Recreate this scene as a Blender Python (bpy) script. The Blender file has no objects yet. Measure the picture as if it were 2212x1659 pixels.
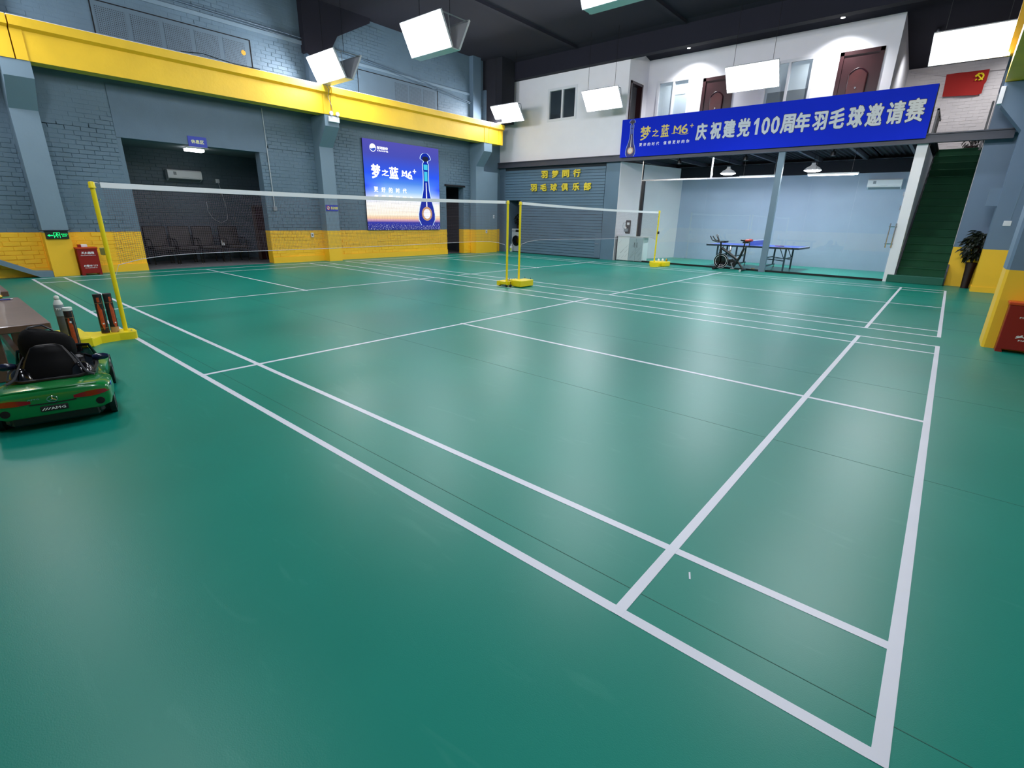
import bpy, math, random
from mathutils import Vector, Matrix, Euler
random.seed(7)
PI = math.pi
SC = bpy.context.scene
COL = SC.collection

# ------------------------------------------------------------------ camera, world, exposure
def set_camera():
    yaw, pit, rol = math.radians(40.1803), math.radians(-18.7328), math.radians(1.2076)
    f = Vector((-math.sin(yaw)*math.cos(pit), math.cos(yaw)*math.cos(pit), math.sin(pit)))
    r = f.cross(Vector((0, 0, 1))).normalized(); u = r.cross(f)
    r2 = r*math.cos(rol)+u*math.sin(rol); u2 = -r*math.sin(rol)+u*math.cos(rol)
    cam = bpy.data.cameras.new('camera'); o = bpy.data.objects.new('camera', cam); COL.objects.link(o)
    o.matrix_world = Matrix(((r2.x, u2.x, -f.x, -0.1807), (r2.y, u2.y, -f.y, -1.2993), (r2.z, u2.z, -f.z, 1.3125), (0, 0, 0, 1)))
    cam.sensor_width = 36.0; cam.lens = 1063.63/2212*36.0
    cam.clip_start = 0.02; cam.clip_end = 100
    SC.camera = o
set_camera()
SC.view_settings.view_transform = 'Standard'; SC.view_settings.look = 'None'
SC.view_settings.gamma = 1.0; SC.view_settings.use_curve_mapping = False
SC.view_settings.exposure = 0.0
W = bpy.data.worlds.new('world'); SC.world = W; W.use_nodes = True
W.node_tree.nodes['Background'].inputs[0].default_value = (0.6, 0.66, 0.75, 1)
W.node_tree.nodes['Background'].inputs[1].default_value = 0.02
LAMP = 46.0          # luminaire panels
GRIDX = (-12.68, -8.95, -4.75, -0.72)

# ------------------------------------------------------------------ materials
def lin(h):
    h = h.lstrip('#'); c = [int(h[i:i+2], 16)/255 for i in (0, 2, 4)]
    return tuple(x/12.92 if x <= .04045 else ((x+.055)/1.055)**2.4 for x in c)+(1,)
def mat(name, hexc, rough=.6, metal=0, spec=.5, var=0.0, vscale=3, bump=0, bscale=40, emis=None, estr=0, coat=0):
    m = bpy.data.materials.new(name); m.use_nodes = True
    nt = m.node_tree; b = nt.nodes['Principled BSDF']
    c = lin(hexc) if isinstance(hexc, str) else hexc
    b.inputs['Base Color'].default_value = c
    b.inputs['Roughness'].default_value = rough; b.inputs['Metallic'].default_value = metal
    b.inputs['Specular IOR Level'].default_value = spec
    if coat: b.inputs['Coat Weight'].default_value = coat; b.inputs['Coat Roughness'].default_value = .06
    if emis:
        b.inputs['Emission Color'].default_value = lin(emis); b.inputs['Emission Strength'].default_value = estr
    if var or bump:
        g = nt.nodes.new('ShaderNodeNewGeometry')
    if var:
        n = nt.nodes.new('ShaderNodeTexNoise'); n.inputs['Scale'].default_value = vscale; n.inputs['Detail'].default_value = 5
        nt.links.new(g.outputs['Position'], n.inputs['Vector'])
        mx = nt.nodes.new('ShaderNodeMixRGB'); mx.blend_type = 'MULTIPLY'; mx.inputs[0].default_value = 1
        rp = nt.nodes.new('ShaderNodeMapRange'); rp.inputs[1].default_value = .3; rp.inputs[2].default_value = .7
        rp.inputs[3].default_value = 1-var; rp.inputs[4].default_value = 1+var
        nt.links.new(n.outputs['Fac'], rp.inputs[0]); mx.inputs[1].default_value = c
        nt.links.new(rp.outputs[0], mx.inputs[2]); nt.links.new(mx.outputs[0], b.inputs['Base Color'])
    if bump:
        n2 = nt.nodes.new('ShaderNodeTexNoise'); n2.inputs['Scale'].default_value = bscale; n2.inputs['Detail'].default_value = 4
        nt.links.new(g.outputs['Position'], n2.inputs['Vector'])
        bp = nt.nodes.new('ShaderNodeBump'); bp.inputs['Strength'].default_value = bump; bp.inputs['Distance'].default_value = .01
        nt.links.new(n2.outputs['Fac'], bp.inputs['Height']); nt.links.new(bp.outputs[0], b.inputs['Normal'])
    return m
def two_tone(name, up, low, zsplit, rough=.5, bump=.35, var=.06):
    m = mat(name, up, rough, bump=bump, bscale=22)
    nt = m.node_tree; b = nt.nodes['Principled BSDF']; N = nt.nodes.new; L = nt.links.new
    g = N('ShaderNodeNewGeometry'); s = N('ShaderNodeSeparateXYZ'); L(g.outputs['Position'], s.inputs[0])
    wob = N('ShaderNodeTexNoise'); wob.inputs['Scale'].default_value = 9; L(g.outputs['Position'], wob.inputs['Vector'])
    ad = N('ShaderNodeMath'); ad.operation = 'MULTIPLY_ADD'; L(wob.outputs['Fac'], ad.inputs[0]); ad.inputs[1].default_value = .012; L(s.outputs['Z'], ad.inputs[2])
    gt = N('ShaderNodeMath'); gt.operation = 'GREATER_THAN'; L(ad.outputs[0], gt.inputs[0]); gt.inputs[1].default_value = zsplit
    mx = N('ShaderNodeMixRGB'); L(gt.outputs[0], mx.inputs[0]); mx.inputs[1].default_value = lin(low); mx.inputs[2].default_value = lin(up)
    n = N('ShaderNodeTexNoise'); n.inputs['Scale'].default_value = 2.2; n.inputs['Detail'].default_value = 6; L(g.outputs['Position'], n.inputs['Vector'])
    rp = N('ShaderNodeMapRange'); rp.inputs[1].default_value = .3; rp.inputs[2].default_value = .7; rp.inputs[3].default_value = 1-var; rp.inputs[4].default_value = 1+var
    L(n.outputs['Fac'], rp.inputs[0]); m2 = N('ShaderNodeMixRGB'); m2.blend_type = 'MULTIPLY'; m2.inputs[0].default_value = 1
    L(mx.outputs[0], m2.inputs[1]); L(rp.outputs[0], m2.inputs[2]); L(m2.outputs[0], b.inputs['Base Color'])
    return m
M = {}
M['paint'] = two_tone('wall_paint', '#5e7585', '#ffc626', .848)
M['smooth'] = two_tone('column_paint', '#768c9b', '#ffc82a', .848, bump=.12, var=.03)
M['right'] = two_tone('right_wall_paint', '#6a8098', '#ffc92a', .878, bump=.1, var=.03)
M['grey'] = mat('grey_paint', '#5c7284', .55, var=.05, bump=.15)
M['greyplank'] = mat('grey_plank_paint', '#5a7588', .5, var=.07, vscale=1.5, bump=.2)
M['greysmooth'] = mat('grey_plaster', '#5c707e', .6, var=.04, bump=.1)
M['yellow'] = mat('yellow_paint', '#f7c72a', .5, var=.06, vscale=2, bump=.3, bscale=12)
M['white'] = mat('white_plaster', '#f1f0f4', .7, var=.015)
M['whitebrick'] = mat('white_brick_paint', '#cfc8c8', .7, var=.05, bump=.3)
M['cream'] = mat('pale_blue_plaster', '#d8d8dc', .65)
M['roomblue'] = mat('blue_grey_room_paint', '#98a6ba', .6, var=.02)
M['ceil'] = mat('dark_ceiling_paint', '#191927', .9, var=.1, vscale=.8)
M['darkwall'] = mat('dark_void_paint', '#1b1c25', .9)
M['steel'] = mat('dark_steel', '#454750', .5, metal=.2, var=.08)
M['steelblue'] = mat('blue_grey_steel', '#6d8596', .5)
M['black'] = mat('black_plastic', '#0a0a0c', .35)
M['rubber'] = mat('black_rubber', '#0c0c0e', .7)
M['gloss'] = mat('gloss_black', '#070709', .15)
M['chrome'] = mat('chrome', '#d8dadf', .18, metal=1)
M['whitep'] = mat('white_plastic', '#e4e5e9', .35)
M['greyp'] = mat('grey_plastic', '#8b8f95', .5)
M['line'] = mat('court_line_white', '#d6d9e1', .42, var=.03)
M['postyellow'] = mat('post_yellow', '#efd70e', .4, var=.03)
M['tape'] = mat('net_tape', '#e9ebef', .8)
M['thread'] = mat('net_thread', '#6a5a64', .8)
M['rope'] = mat('net_rope', '#d8d0dc', .8)
M['led'] = mat('led_diffuser', '#ffffff', .5, emis='#f2f6ff', estr=LAMP)
M['bulb'] = mat('bulb_diffuser', '#ffffff', .5, emis='#f2f8ff', estr=190)
M['tubelamp'] = mat('tube_diffuser', '#ffffff', .5, emis='#f5f8ff', estr=30)
M['red'] = mat('fire_red', '#8e1410', .35)
M['redlid'] = mat('fire_red_lid', '#c8451c', .35)
M['flag'] = mat('flag_red', '#a0160e', .8, var=.05)
M['emblem'] = mat('emblem_yellow', '#f6dc1e', .7)
M['gold'] = mat('gold_lettering', '#e6cf3a', .35, metal=.25, var=.15, vscale=6)
M['wood'] = mat('brown_wood', '#6b4f42', .4, var=.18, vscale=6, coat=.3)
M['darkwood'] = mat('dark_red_wood', '#33161a', .3, var=.15, vscale=5, coat=.4)
M['redwood'] = mat('red_brown_wood', '#4a1f20', .3, var=.15, vscale=5, coat=.4)
M['vinylblack'] = mat('dark_brown_leather', '#170f11', .5, var=.1)
M['green'] = mat('car_green', '#067a34', .22, coat=.8)
M['tail'] = mat('tail_lamp_red', '#7a0408', .2, coat=.5)
M['step'] = mat('stair_carpet_green', '#0b4a2c', .8, var=.12)
M['stepteal'] = mat('stair_vinyl_teal', '#145f4c', .5)
M['teal'] = mat('room_floor_teal', '#16a08a', .35)
M['concrete'] = mat('grey_concrete', '#6a6a6d', .8, var=.08)
M['leaf'] = mat('leaf_dark_green', '#141f10', .5, var=.2)
M['leafdark'] = mat('leaf_very_dark', '#12150f', .6)
M['pot'] = mat('dark_pot', '#2a1412', .4)
M['ttblue'] = mat('table_blue', '#2b49b0', .35)
M['ttleg'] = mat('table_leg_navy', '#1e2e42', .4)
M['signblue'] = mat('sign_blue', '#2b3fae', .5)
M['banner'] = mat('banner_blue', '#0428c8', .7, spec=.15)
M['bannertext'] = mat('banner_silver', '#c3ccd4', .5)
M['bannergold'] = mat('banner_gold', '#dcc65a', .5)
M['printwhite'] = mat('print_white', '#eef0f2', .6)
M['printblack'] = mat('print_black', '#15151a', .6)
M['dark'] = mat('dark_gap', '#0b0c10', .9)
M['exitgreen'] = mat('exit_green', '#0ad070', .6, emis='#12e878', estr=1.3)
M['exitblack'] = mat('exit_black', '#101c18', .5)
M['tubewhite'] = mat('cap_white', '#dfe2dc', .5)
M['bottlegrey'] = mat('bottle_grey', '#7c8c90', .35)
M['bottledark'] = mat('bottle_dark_grey', '#4c5052', .4)
M['orange'] = mat('tube_orange', '#b8481c', .5, var=.25, vscale=40)
M['tan'] = mat('tube_tan', '#b08a58', .6)
M['sneaker'] = mat('white_ceramic', '#e6e4e2', .3)
M['goldm'] = mat('gold_metal', '#b8953a', .25, metal=.8)
M['blueplastic'] = mat('blue_plastic', '#3344aa', .4)
M['windowgrey'] = mat('window_dark_film', '#30343c', .25)
M['curtain'] = mat('grey_blind', '#e0e2ea', .7)
M['room'] = mat('pale_room', '#cfd2dc', .8)
M['redseat'] = mat('seat_red', '#c33021', .4)
M['navy'] = mat('mirror_navy', '#141d3a', .2)
M['marble'] = mat('marble_white', '#d2d8d8', .3)
M['marblegrey'] = mat('marble_grey', '#98a9ae', .3)
M['vein'] = mat('marble_vein', '#6d787c', .4)
M['sky'] = mat('sticker_blue', '#4a86d0', .4)

def floor_mat():
    m = mat('sports_floor_green', '#1f7a66', .36, spec=.38)
    nt = m.node_tree; b = nt.nodes['Principled BSDF']; N = nt.nodes.new; L = nt.links.new
    g = N('ShaderNodeNewGeometry')
    n = N('ShaderNodeTexNoise'); n.inputs['Scale'].default_value = .45; n.inputs['Detail'].default_value = 5; L(g.outputs['Position'], n.inputs['Vector'])
    cr = N('ShaderNodeValToRGB'); cr.color_ramp.elements[0].position = .3; cr.color_ramp.elements[0].color = lin('#007967')
    cr.color_ramp.elements[1].position = .7; cr.color_ramp.elements[1].color = lin('#008774')
    L(n.outputs['Fac'], cr.inputs[0])
    # faint scuffs
    mp = N('ShaderNodeMapping'); mp.inputs['Scale'].default_value = (1.2, 6, 1); mp.inputs['Rotation'].default_value = (0, 0, .6); L(g.outputs['Position'], mp.inputs[0])
    n2 = N('ShaderNodeTexNoise'); n2.inputs['Scale'].default_value = 1.6; n2.inputs['Detail'].default_value = 8; n2.inputs['Distortion'].default_value = 1.5; L(mp.outputs[0], n2.inputs['Vector'])
    r2 = N('ShaderNodeMapRange'); r2.inputs[1].default_value = .62; r2.inputs[2].default_value = .8; r2.inputs[3].default_value = 0; r2.inputs[4].default_value = .22; L(n2.outputs['Fac'], r2.inputs[0])
    mx = N('ShaderNodeMixRGB'); L(r2.outputs[0], mx.inputs[0]); L(cr.outputs[0], mx.inputs[1]); mx.inputs[2].default_value = lin('#4fa08d')
    L(mx.outputs[0], b.inputs['Base Color'])
    r3 = N('ShaderNodeMapRange'); r3.inputs[3].default_value = .32; r3.inputs[4].default_value = .44; L(n.outputs['Fac'], r3.inputs[0]); L(r3.outputs[0], b.inputs['Roughness'])
    n4 = N('ShaderNodeTexNoise'); n4.inputs['Scale'].default_value = 260; L(g.outputs['Position'], n4.inputs['Vector'])
    bp = N('ShaderNodeBump'); bp.inputs['Strength'].default_value = .12; bp.inputs['Distance'].default_value = .002; L(n4.outputs['Fac'], bp.inputs['Height']); L(bp.outputs[0], b.inputs['Normal'])
    return m
M['floor'] = floor_mat()
def glass_mat(name='clear_glass', tint='#f8fcfc', refl=1.0):
    m = bpy.data.materials.new(name); m.use_nodes = True; nt = m.node_tree; nt.nodes.clear(); N = nt.nodes.new; L = nt.links.new
    o = N('ShaderNodeOutputMaterial'); t = N('ShaderNodeBsdfTransparent'); t.inputs[0].default_value = lin(tint)
    g = N('ShaderNodeBsdfGlossy'); g.inputs['Roughness'].default_value = .02
    lw = N('ShaderNodeLayerWeight'); lw.inputs[0].default_value = .5
    pw = N('ShaderNodeMath'); pw.operation = 'POWER'; pw.inputs[1].default_value = 5; L(lw.outputs['Facing'], pw.inputs[0])
    ml = N('ShaderNodeMath'); ml.operation = 'MULTIPLY_ADD'; ml.inputs[1].default_value = .9*refl; ml.inputs[2].default_value = .04*refl; L(pw.outputs[0], ml.inputs[0])
    mx = N('ShaderNodeMixShader'); L(ml.outputs[0], mx.inputs[0]); L(t.outputs[0], mx.inputs[1]); L(g.outputs[0], mx.inputs[2]); L(mx.outputs[0], o.inputs[0])
    return m
M['glass'] = glass_mat()
def hole_mat():
    m = mat('perforated_paint', '#738896', .6)
    nt = m.node_tree; b = nt.nodes['Principled BSDF']; N = nt.nodes.new; L = nt.links.new
    g = N('ShaderNodeNewGeometry'); mp = N('ShaderNodeMapping'); mp.inputs['Scale'].default_value = (1/.034,)*3; L(g.outputs['Position'], mp.inputs[0])
    s = N('ShaderNodeSeparateXYZ'); L(mp.outputs[0], s.inputs[0]); fr = []
    for ax in ('Y', 'Z'):
        a = N('ShaderNodeMath'); a.operation = 'FRACT'; L(s.outputs[ax], a.inputs[0]); c = N('ShaderNodeMath'); c.operation = 'GREATER_THAN'; c.inputs[1].default_value = .5; L(a.outputs[0], c.inputs[0]); fr.append(c)
    mu = N('ShaderNodeMath'); mu.operation = 'MULTIPLY'; L(fr[0].outputs[0], mu.inputs[0]); L(fr[1].outputs[0], mu.inputs[1])
    mx = N('ShaderNodeMixRGB'); L(mu.outputs[0], mx.inputs[0]); mx.inputs[1].default_value = lin('#5c707e'); mx.inputs[2].default_value = lin('#2c353e'); L(mx.outputs[0], b.inputs['Base Color'])
    return m
M['holes'] = hole_mat()
def screen_mat(z0, z1, y0, y1):
    """the picture shown by the LED wall: blue sky over a pale horizon above dark water"""
    m = bpy.data.materials.new('led_screen_picture'); m.use_nodes = True; nt = m.node_tree; nt.nodes.clear(); N = nt.nodes.new; L = nt.links.new
    o = N('ShaderNodeOutputMaterial'); e = N('ShaderNodeEmission'); L(e.outputs[0], o.inputs[0])
    g = N('ShaderNodeNewGeometry'); s = N('ShaderNodeSeparateXYZ'); L(g.outputs['Position'], s.inputs[0])
    z = N('ShaderNodeMapRange'); z.inputs[1].default_value = z0; z.inputs[2].default_value = z1; L(s.outputs['Z'], z.inputs[0])
    y = N('ShaderNodeMapRange'); y.inputs[1].default_value = y0; y.inputs[2].default_value = y1; L(s.outputs['Y'], y.inputs[0])
    cr = N('ShaderNodeValToRGB'); el = cr.color_ramp.elements
    stops = [(0, '#1c2a7e'), (.09, '#2b34a0'), (.115, '#c79ab6'), (.14, '#f2c8a0'), (.18, '#fff0dc'), (.3, '#fdfbf6'), (.37, '#e2eafc'), (.45, '#8eb8ec'), (.55, '#4a80d8'), (.64, '#2a52dc'), (.72, '#3450c8'), (.85, '#4249a6'), (1, '#4c4aa0')]
    el[0].position = 0; el[0].color = lin(stops[0][1]); el[1].position = 1; el[1].color = lin(stops[-1][1])
    for p, c in stops[1:-1]: x = el.new(p); x.color = lin(c)
    L(z.outputs[0], cr.inputs[0])
    # softer teal in the middle, deeper blue at the sides
    sub = N('ShaderNodeMath'); sub.operation = 'SUBTRACT'; L(y.outputs[0], sub.inputs[0]); sub.inputs[1].default_value = .5
    ab = N('ShaderNodeMath'); ab.operation = 'ABSOLUTE'; L(sub.outputs[0], ab.inputs[0])
    edge = N('ShaderNodeMapRange'); edge.inputs[1].default_value = .25; edge.inputs[2].default_value = .5; L(ab.outputs[0], edge.inputs[0])
    zb = N('ShaderNodeValToRGB'); zb.color_ramp.elements[0].position = .3; zb.color_ramp.elements[0].color = (0, 0, 0, 1); zb.color_ramp.elements[1].position = .5; zb.color_ramp.elements[1].color = (1, 1, 1, 1)
    x = zb.color_ramp.elements.new(.7); x.color = (0, 0, 0, 1); L(z.outputs[0], zb.inputs[0])
    mu = N('ShaderNodeMath'); mu.operation = 'MULTIPLY'; L(edge.outputs[0], mu.inputs[0]); L(zb.outputs[0], mu.inputs[1])
    mx = N('ShaderNodeMixRGB'); L(mu.outputs[0], mx.inputs[0]); L(cr.outputs[0], mx.inputs[1]); mx.inputs[2].default_value = lin('#2b4fe6')
    # glitter on the water
    vo = N('ShaderNodeTexNoise'); vo.inputs['Scale'].default_value = 26; vo.inputs['Detail'].default_value = 3
    mp = N('ShaderNodeMapping'); mp.inputs['Scale'].default_value = (1, .8, 2.6); L(g.outputs['Position'], mp.inputs[0]); L(mp.outputs[0], vo.inputs['Vector'])
    gl = N('ShaderNodeMapRange'); gl.inputs[1].default_value = .58; gl.inputs[2].default_value = .68; L(vo.outputs['Fac'], gl.inputs[0])
    lo = N('ShaderNodeMapRange'); lo.inputs[1].default_value = .085; lo.inputs[2].default_value = .05; L(z.outputs[0], lo.inputs[0])
    m3 = N('ShaderNodeMath'); m3.operation = 'MULTIPLY'; L(gl.outputs[0], m3.inputs[0]); L(lo.outputs[0], m3.inputs[1])
    mx2 = N('ShaderNodeMixRGB'); L(m3.outputs[0], mx2.inputs[0]); L(mx.outputs[0], mx2.inputs[1]); mx2.inputs[2].default_value = lin('#dfe4ff')
    L(mx2.outputs[0], e.inputs[0]); e.inputs[1].default_value = 1.3
    return m
def emit(name, hexc, s=1.0):
    return mat(name, '#000000', .6, spec=0, emis=hexc, estr=s)

# ------------------------------------------------------------------ mesh helpers
class MB:
    def __init__(s): s.v = []; s.f = []; s.sm = []
    def add(s, vs, fs, smooth=False):
        k = len(s.v); s.v += [tuple(p) for p in vs]; s.f += [tuple(i+k for i in f) for f in fs]; s.sm += [smooth]*len(fs); return s
    def box(s, x0, x1, y0, y1, z0, z1):
        return s.add([(x0, y0, z0), (x1, y0, z0), (x1, y1, z0), (x0, y1, z0), (x0, y0, z1), (x1, y0, z1), (x1, y1, z1), (x0, y1, z1)],
                     [(0, 3, 2, 1), (4, 5, 6, 7), (0, 1, 5, 4), (1, 2, 6, 5), (2, 3, 7, 6), (3, 0, 4, 7)])
    def cbox(s, c, sz, rot=None):
        h = [q/2 for q in sz]; R = rot.to_matrix() if isinstance(rot, Euler) else (rot or Matrix.Identity(3)); c = Vector(c)
        vs = [c+R @ Vector((a*h[0], b*h[1], d*h[2])) for d in (-1, 1) for a, b in ((-1, -1), (1, -1), (1, 1), (-1, 1))]
        return s.add(vs, [(0, 3, 2, 1), (4, 5, 6, 7), (0, 1, 5, 4), (1, 2, 6, 5), (2, 3, 7, 6), (3, 0, 4, 7)])
    def rbox(s, x0, x1, y0, y1, z0, z1, b=.01):
        """box with chamfered edges"""
        xs = (x0, x1); ys = (y0, y1); zs = (z0, z1); vs = []; idx = {}
        for i in (0, 1):
            for j in (0, 1):
                for k in (0, 1):
                    sx, sy, sz = (1 if i == 0 else -1), (1 if j == 0 else -1), (1 if k == 0 else -1)
                    for a in range(3):
                        p = [xs[i]+sx*b, ys[j]+sy*b, zs[k]+sz*b]; p[a] = (xs[i], ys[j], zs[k])[a]; idx[(i, j, k, a)] = len(vs); vs.append(p)
        F = []
        for a in range(3):
            for e in (0, 1):
                o = [q for q in range(3) if q != a]; cyc = []
                for (m, n) in ((0, 0), (1, 0), (1, 1), (0, 1)):
                    t = [0, 0, 0]; t[a] = e; t[o[0]] = m; t[o[1]] = n; cyc.append(idx[(t[0], t[1], t[2], a)])
                flip = (e == 0) ^ (a == 1); F.append(tuple(cyc[::-1] if flip else cyc))
        for a in range(3):
            o = [q for q in range(3) if q != a]
            for m in (0, 1):
                for n in (0, 1):
                    t0 = [0, 0, 0]; t0[o[0]] = m; t0[o[1]] = n; t1 = list(t0); t1[a] = 1
                    F.append((idx[(*t0, o[0])], idx[(*t1, o[0])], idx[(*t1, o[1])], idx[(*t0, o[1])]))
        for i in (0, 1):
            for j in (0, 1):
                for k in (0, 1): F.append((idx[(i, j, k, 0)], idx[(i, j, k, 1)], idx[(i, j, k, 2)]))
        s.add(vs, F); s.fix = True; return s
    def tube(s, pts, r, n=8, cap=True, closed=False):
        P = [Vector(p) for p in pts]; rr = r if isinstance(r, (list, tuple)) else [r]*len(P); vs = []; up = None; m = len(P)
        for i, p in enumerate(P):
            if closed: t = (P[(i+1) % m]-P[i-1]).normalized()
            else: t = ((P[i+1] if i < m-1 else P[i])-(P[i-1] if i else P[i])).normalized()
            if up is None: up = Vector((0, 0, 1)) if abs(t.z) < .9 else Vector((1, 0, 0))
            a = t.cross(up).normalized(); b = a.cross(t).normalized(); up = b
            for k in range(n):
                w = 2*PI*k/n; vs.append(p+(a*math.cos(w)+b*math.sin(w))*rr[i])
        fs = []
        for i in range(m if closed else m-1):
            j = (i+1) % m
            for k in range(n): fs.append((i*n+k, i*n+(k+1) % n, j*n+(k+1) % n, j*n+k))
        s.add(vs, fs, n > 5)
        if cap and not closed:
            s.add(vs[:n], [tuple(range(n))]); s.add(vs[-n:], [tuple(range(n))[::-1]])
        return s
    def cyl(s, p0, p1, r, n=16): return s.tube([p0, p1], r, n)
    def lathe(s, prof, c=(0, 0, 0), n=20, axis='z'):
        c = Vector(c); vs = []
        for (r, h) in prof:
            for k in range(n):
                w = 2*PI*k/n; a, b = r*math.cos(w), r*math.sin(w)
                vs.append(c+Vector({'z': (a, b, h), 'x': (h, a, b), 'y': (a, h, b)}[axis]))
        fs = [(i*n+k, i*n+(k+1) % n, (i+1)*n+(k+1) % n, (i+1)*n+k) for i in range(len(prof)-1) for k in range(n)]
        return s.add(vs, fs, True)
    def prism(s, poly, d, axis='x', c=(0, 0, 0)):
        """poly of (a,b) in the plane perpendicular to axis; d=(lo,hi) along axis"""
        def P(a, b, e): return {'x': (e, a, b), 'y': (a, e, b), 'z': (a, b, e)}[axis]
        n = len(poly); vs = [Vector(P(a, b, d[0]))+Vector(c) for a, b in poly]+[Vector(P(a, b, d[1]))+Vector(c) for a, b in poly]
        fs = [tuple(range(n))[::-1], tuple(range(n, 2*n))]+[(i, (i+1) % n, n+(i+1) % n, n+i) for i in range(n)]
        s.add(vs, fs); s.fix = True; return s
    def quad(s, a, b, c, d): return s.add([a, b, c, d], [(0, 1, 2, 3)])
    def build(s, name, m, parent=None, world=False, **props):
        me = bpy.data.meshes.new(name); off = Vector((0, 0, 0))
        if world and parent:
            q = parent
            while q: off += q.location; q = q.parent
        me.from_pydata([tuple(Vector(p)-off) for p in s.v], [], s.f); me.update()
        me.polygons.foreach_set('use_smooth', s.sm)
        import bmesh
        bm = bmesh.new(); bm.from_mesh(me); bmesh.ops.recalc_face_normals(bm, faces=bm.faces); bm.to_mesh(me); bm.free()
        if any(s.sm): me.set_sharp_from_angle(angle=math.radians(40))
        o = bpy.data.objects.new(name, me); COL.objects.link(o); o.data.materials.append(m if not isinstance(m, str) else M[m])
        if parent: o.parent = parent
        for k, v in props.items(): o[k] = v
        return o
def thing(name, label, cat, loc=(0, 0, 0), group=None, kind=None):
    o = bpy.data.objects.new(name, None); COL.objects.link(o); o.location = loc; o.empty_display_size = .1
    o['label'] = label; o['category'] = cat
    if group: o['group'] = group
    if kind: o['kind'] = kind
    return o
def tag(o, label, cat, group=None, kind=None):
    o['label'] = label; o['category'] = cat
    if group: o['group'] = group
    if kind: o['kind'] = kind
    return o
def struct(o, label, cat): return tag(o, label, cat, kind='structure')
def copy_tree(o, parent=None):
    c = o.copy(); COL.objects.link(c)
    if parent: c.parent = parent
    for ch in list(o.children): copy_tree(ch, c)
    return c
def text(name, body, center, w, h, right, up, m, parent=None, depth=.004, bold=0.0, shear=0.0, **props):
    """flat lettering turned into a mesh fitted to a w x h box"""
    c = bpy.data.curves.new(name, 'FONT'); c.body = body; c.shear = shear; c.extrude = .5; c.resolution_u = 1 if bold and h < .2 else 2
    t = bpy.data.objects.new('tmp', c); COL.objects.link(t); bpy.context.view_layer.update()
    me = bpy.data.meshes.new_from_object(t.evaluated_get(bpy.context.evaluated_depsgraph_get()))
    bpy.data.objects.remove(t); bpy.data.curves.remove(c)
    xs = [v.co.x for v in me.vertices]; ys = [v.co.y for v in me.vertices]
    x0, x1, y0, y1 = min(xs), max(xs), min(ys), max(ys); R = Vector(right).normalized(); U = Vector(up).normalized(); Nn = R.cross(U); C = Vector(center)
    off = Vector((0, 0, 0)); q = parent
    while q: off += q.location; q = q.parent
    loc = C if not parent else Vector((0, 0, 0))
    for v in me.vertices:
        a = (v.co.x-x0)/(x1-x0)-.5; b = (v.co.y-y0)/(y1-y0)-.5; e = 1 if v.co.z > 0 else 0
        v.co = C-off+R*a*w+U*b*h+Nn*e*depth-(loc if not parent else Vector((0, 0, 0)))
    if bold:      # heavier strokes: the glyph struck several times with small shifts
        b = bold*h; k = len(me.vertices); V0 = [v.co.copy() for v in me.vertices]; F0 = [tuple(p.vertices) for p in me.polygons]
        sh = [(0, 0), (b, 0), (-b, 0), (0, b), (0, -b)]+([(b*.7, b*.7), (-b*.7, b*.7), (b*.7, -b*.7), (-b*.7, -b*.7)] if h > .15 else [])
        C0 = sum(V0, Vector((0, 0, 0)))/k; sw, shh = 1-2*b/w, 1-2*b/h; cc = Vector((0, 0, 0)) if not parent else C-off
        VV = []; FF = []
        for i, (p, q_) in enumerate(sh):
            for v in V0:
                d_ = v-cc; VV.append(cc+R*(d_.dot(R)*sw+p)+U*(d_.dot(U)*shh+q_)+Nn*(d_.dot(Nn)-.00004*i*(d_.dot(Nn) > 0)))
            FF += [tuple(a+i*k for a in f) for f in F0]
        me2 = bpy.data.meshes.new(name); me2.from_pydata([tuple(v) for v in VV], [], FF); me2.update(); bpy.data.meshes.remove(me); me = me2
    me.name = name; me.materials.clear(); me.materials.append(m if not isinstance(m, str) else M[m])
    o = bpy.data.objects.new(name, me); COL.objects.link(o); o.location = loc
    if parent: o.parent = parent
    for k, v in props.items(): o[k] = v
    return o

# ================================================================== SETTING
XW, XC, YW = -13.9, -13.6, 13.95
# floor
fl = MB(); fl.box(-14.0, 1.7, -3.1, 14.25, -.1, 0); FL = fl.build('floor', 'floor'); struct(FL, 'glossy green vinyl sports floor of the hall with two marked badminton courts', 'floor')
G = .617
def court(y0):
    L = []; lw = .04
    for k, dy in ((0, 0), (.46, 0), (3.03, 1), (5.60, 0), (6.06, 0)):
        y = y0+k
        if dy: L += [(-13.4, -8.66, y, y+lw), (-4.74, 0, y, y+lw)]
        else: L.append((-13.4, 0, y, y+lw))
    for x in (-.04, -13.4): L.append((x, x+lw, y0, y0+6.1))
    for x in (-.80, -12.64): L.append((x, x+lw, y0, y0+6.1))
    L.append((-4.725, -4.685, y0, y0+6.1)); L.append((-8.74, -8.70, y0, y0+6.1))
    return L
for y0 in (0, 6.1+G):
    for i, (a, b, c, d) in enumerate(court(y0)):
        z = .0012+.0003*(i > 5); q = MB(); q.box(a, b, c, d, 0, z); q.build('court_line', 'line', FL)
seam = mat('floor_seam_dark', '#0f5546', .6)
for k in range(-1, 8):
    y = .15+1.83*k; q = MB(); q.box(-13.6, 1.6, y, y+.003, 0, .0006); q.build('floor_seam', seam, FL)
q = MB(); q.add([(-.672, .385, .0016), (-.667, .39, .0016), (-.650, .350, .0016), (-.656, .348, .0016)], [(0, 1, 2, 3)]); q.build('paint_chip', 'line', FL)

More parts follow.
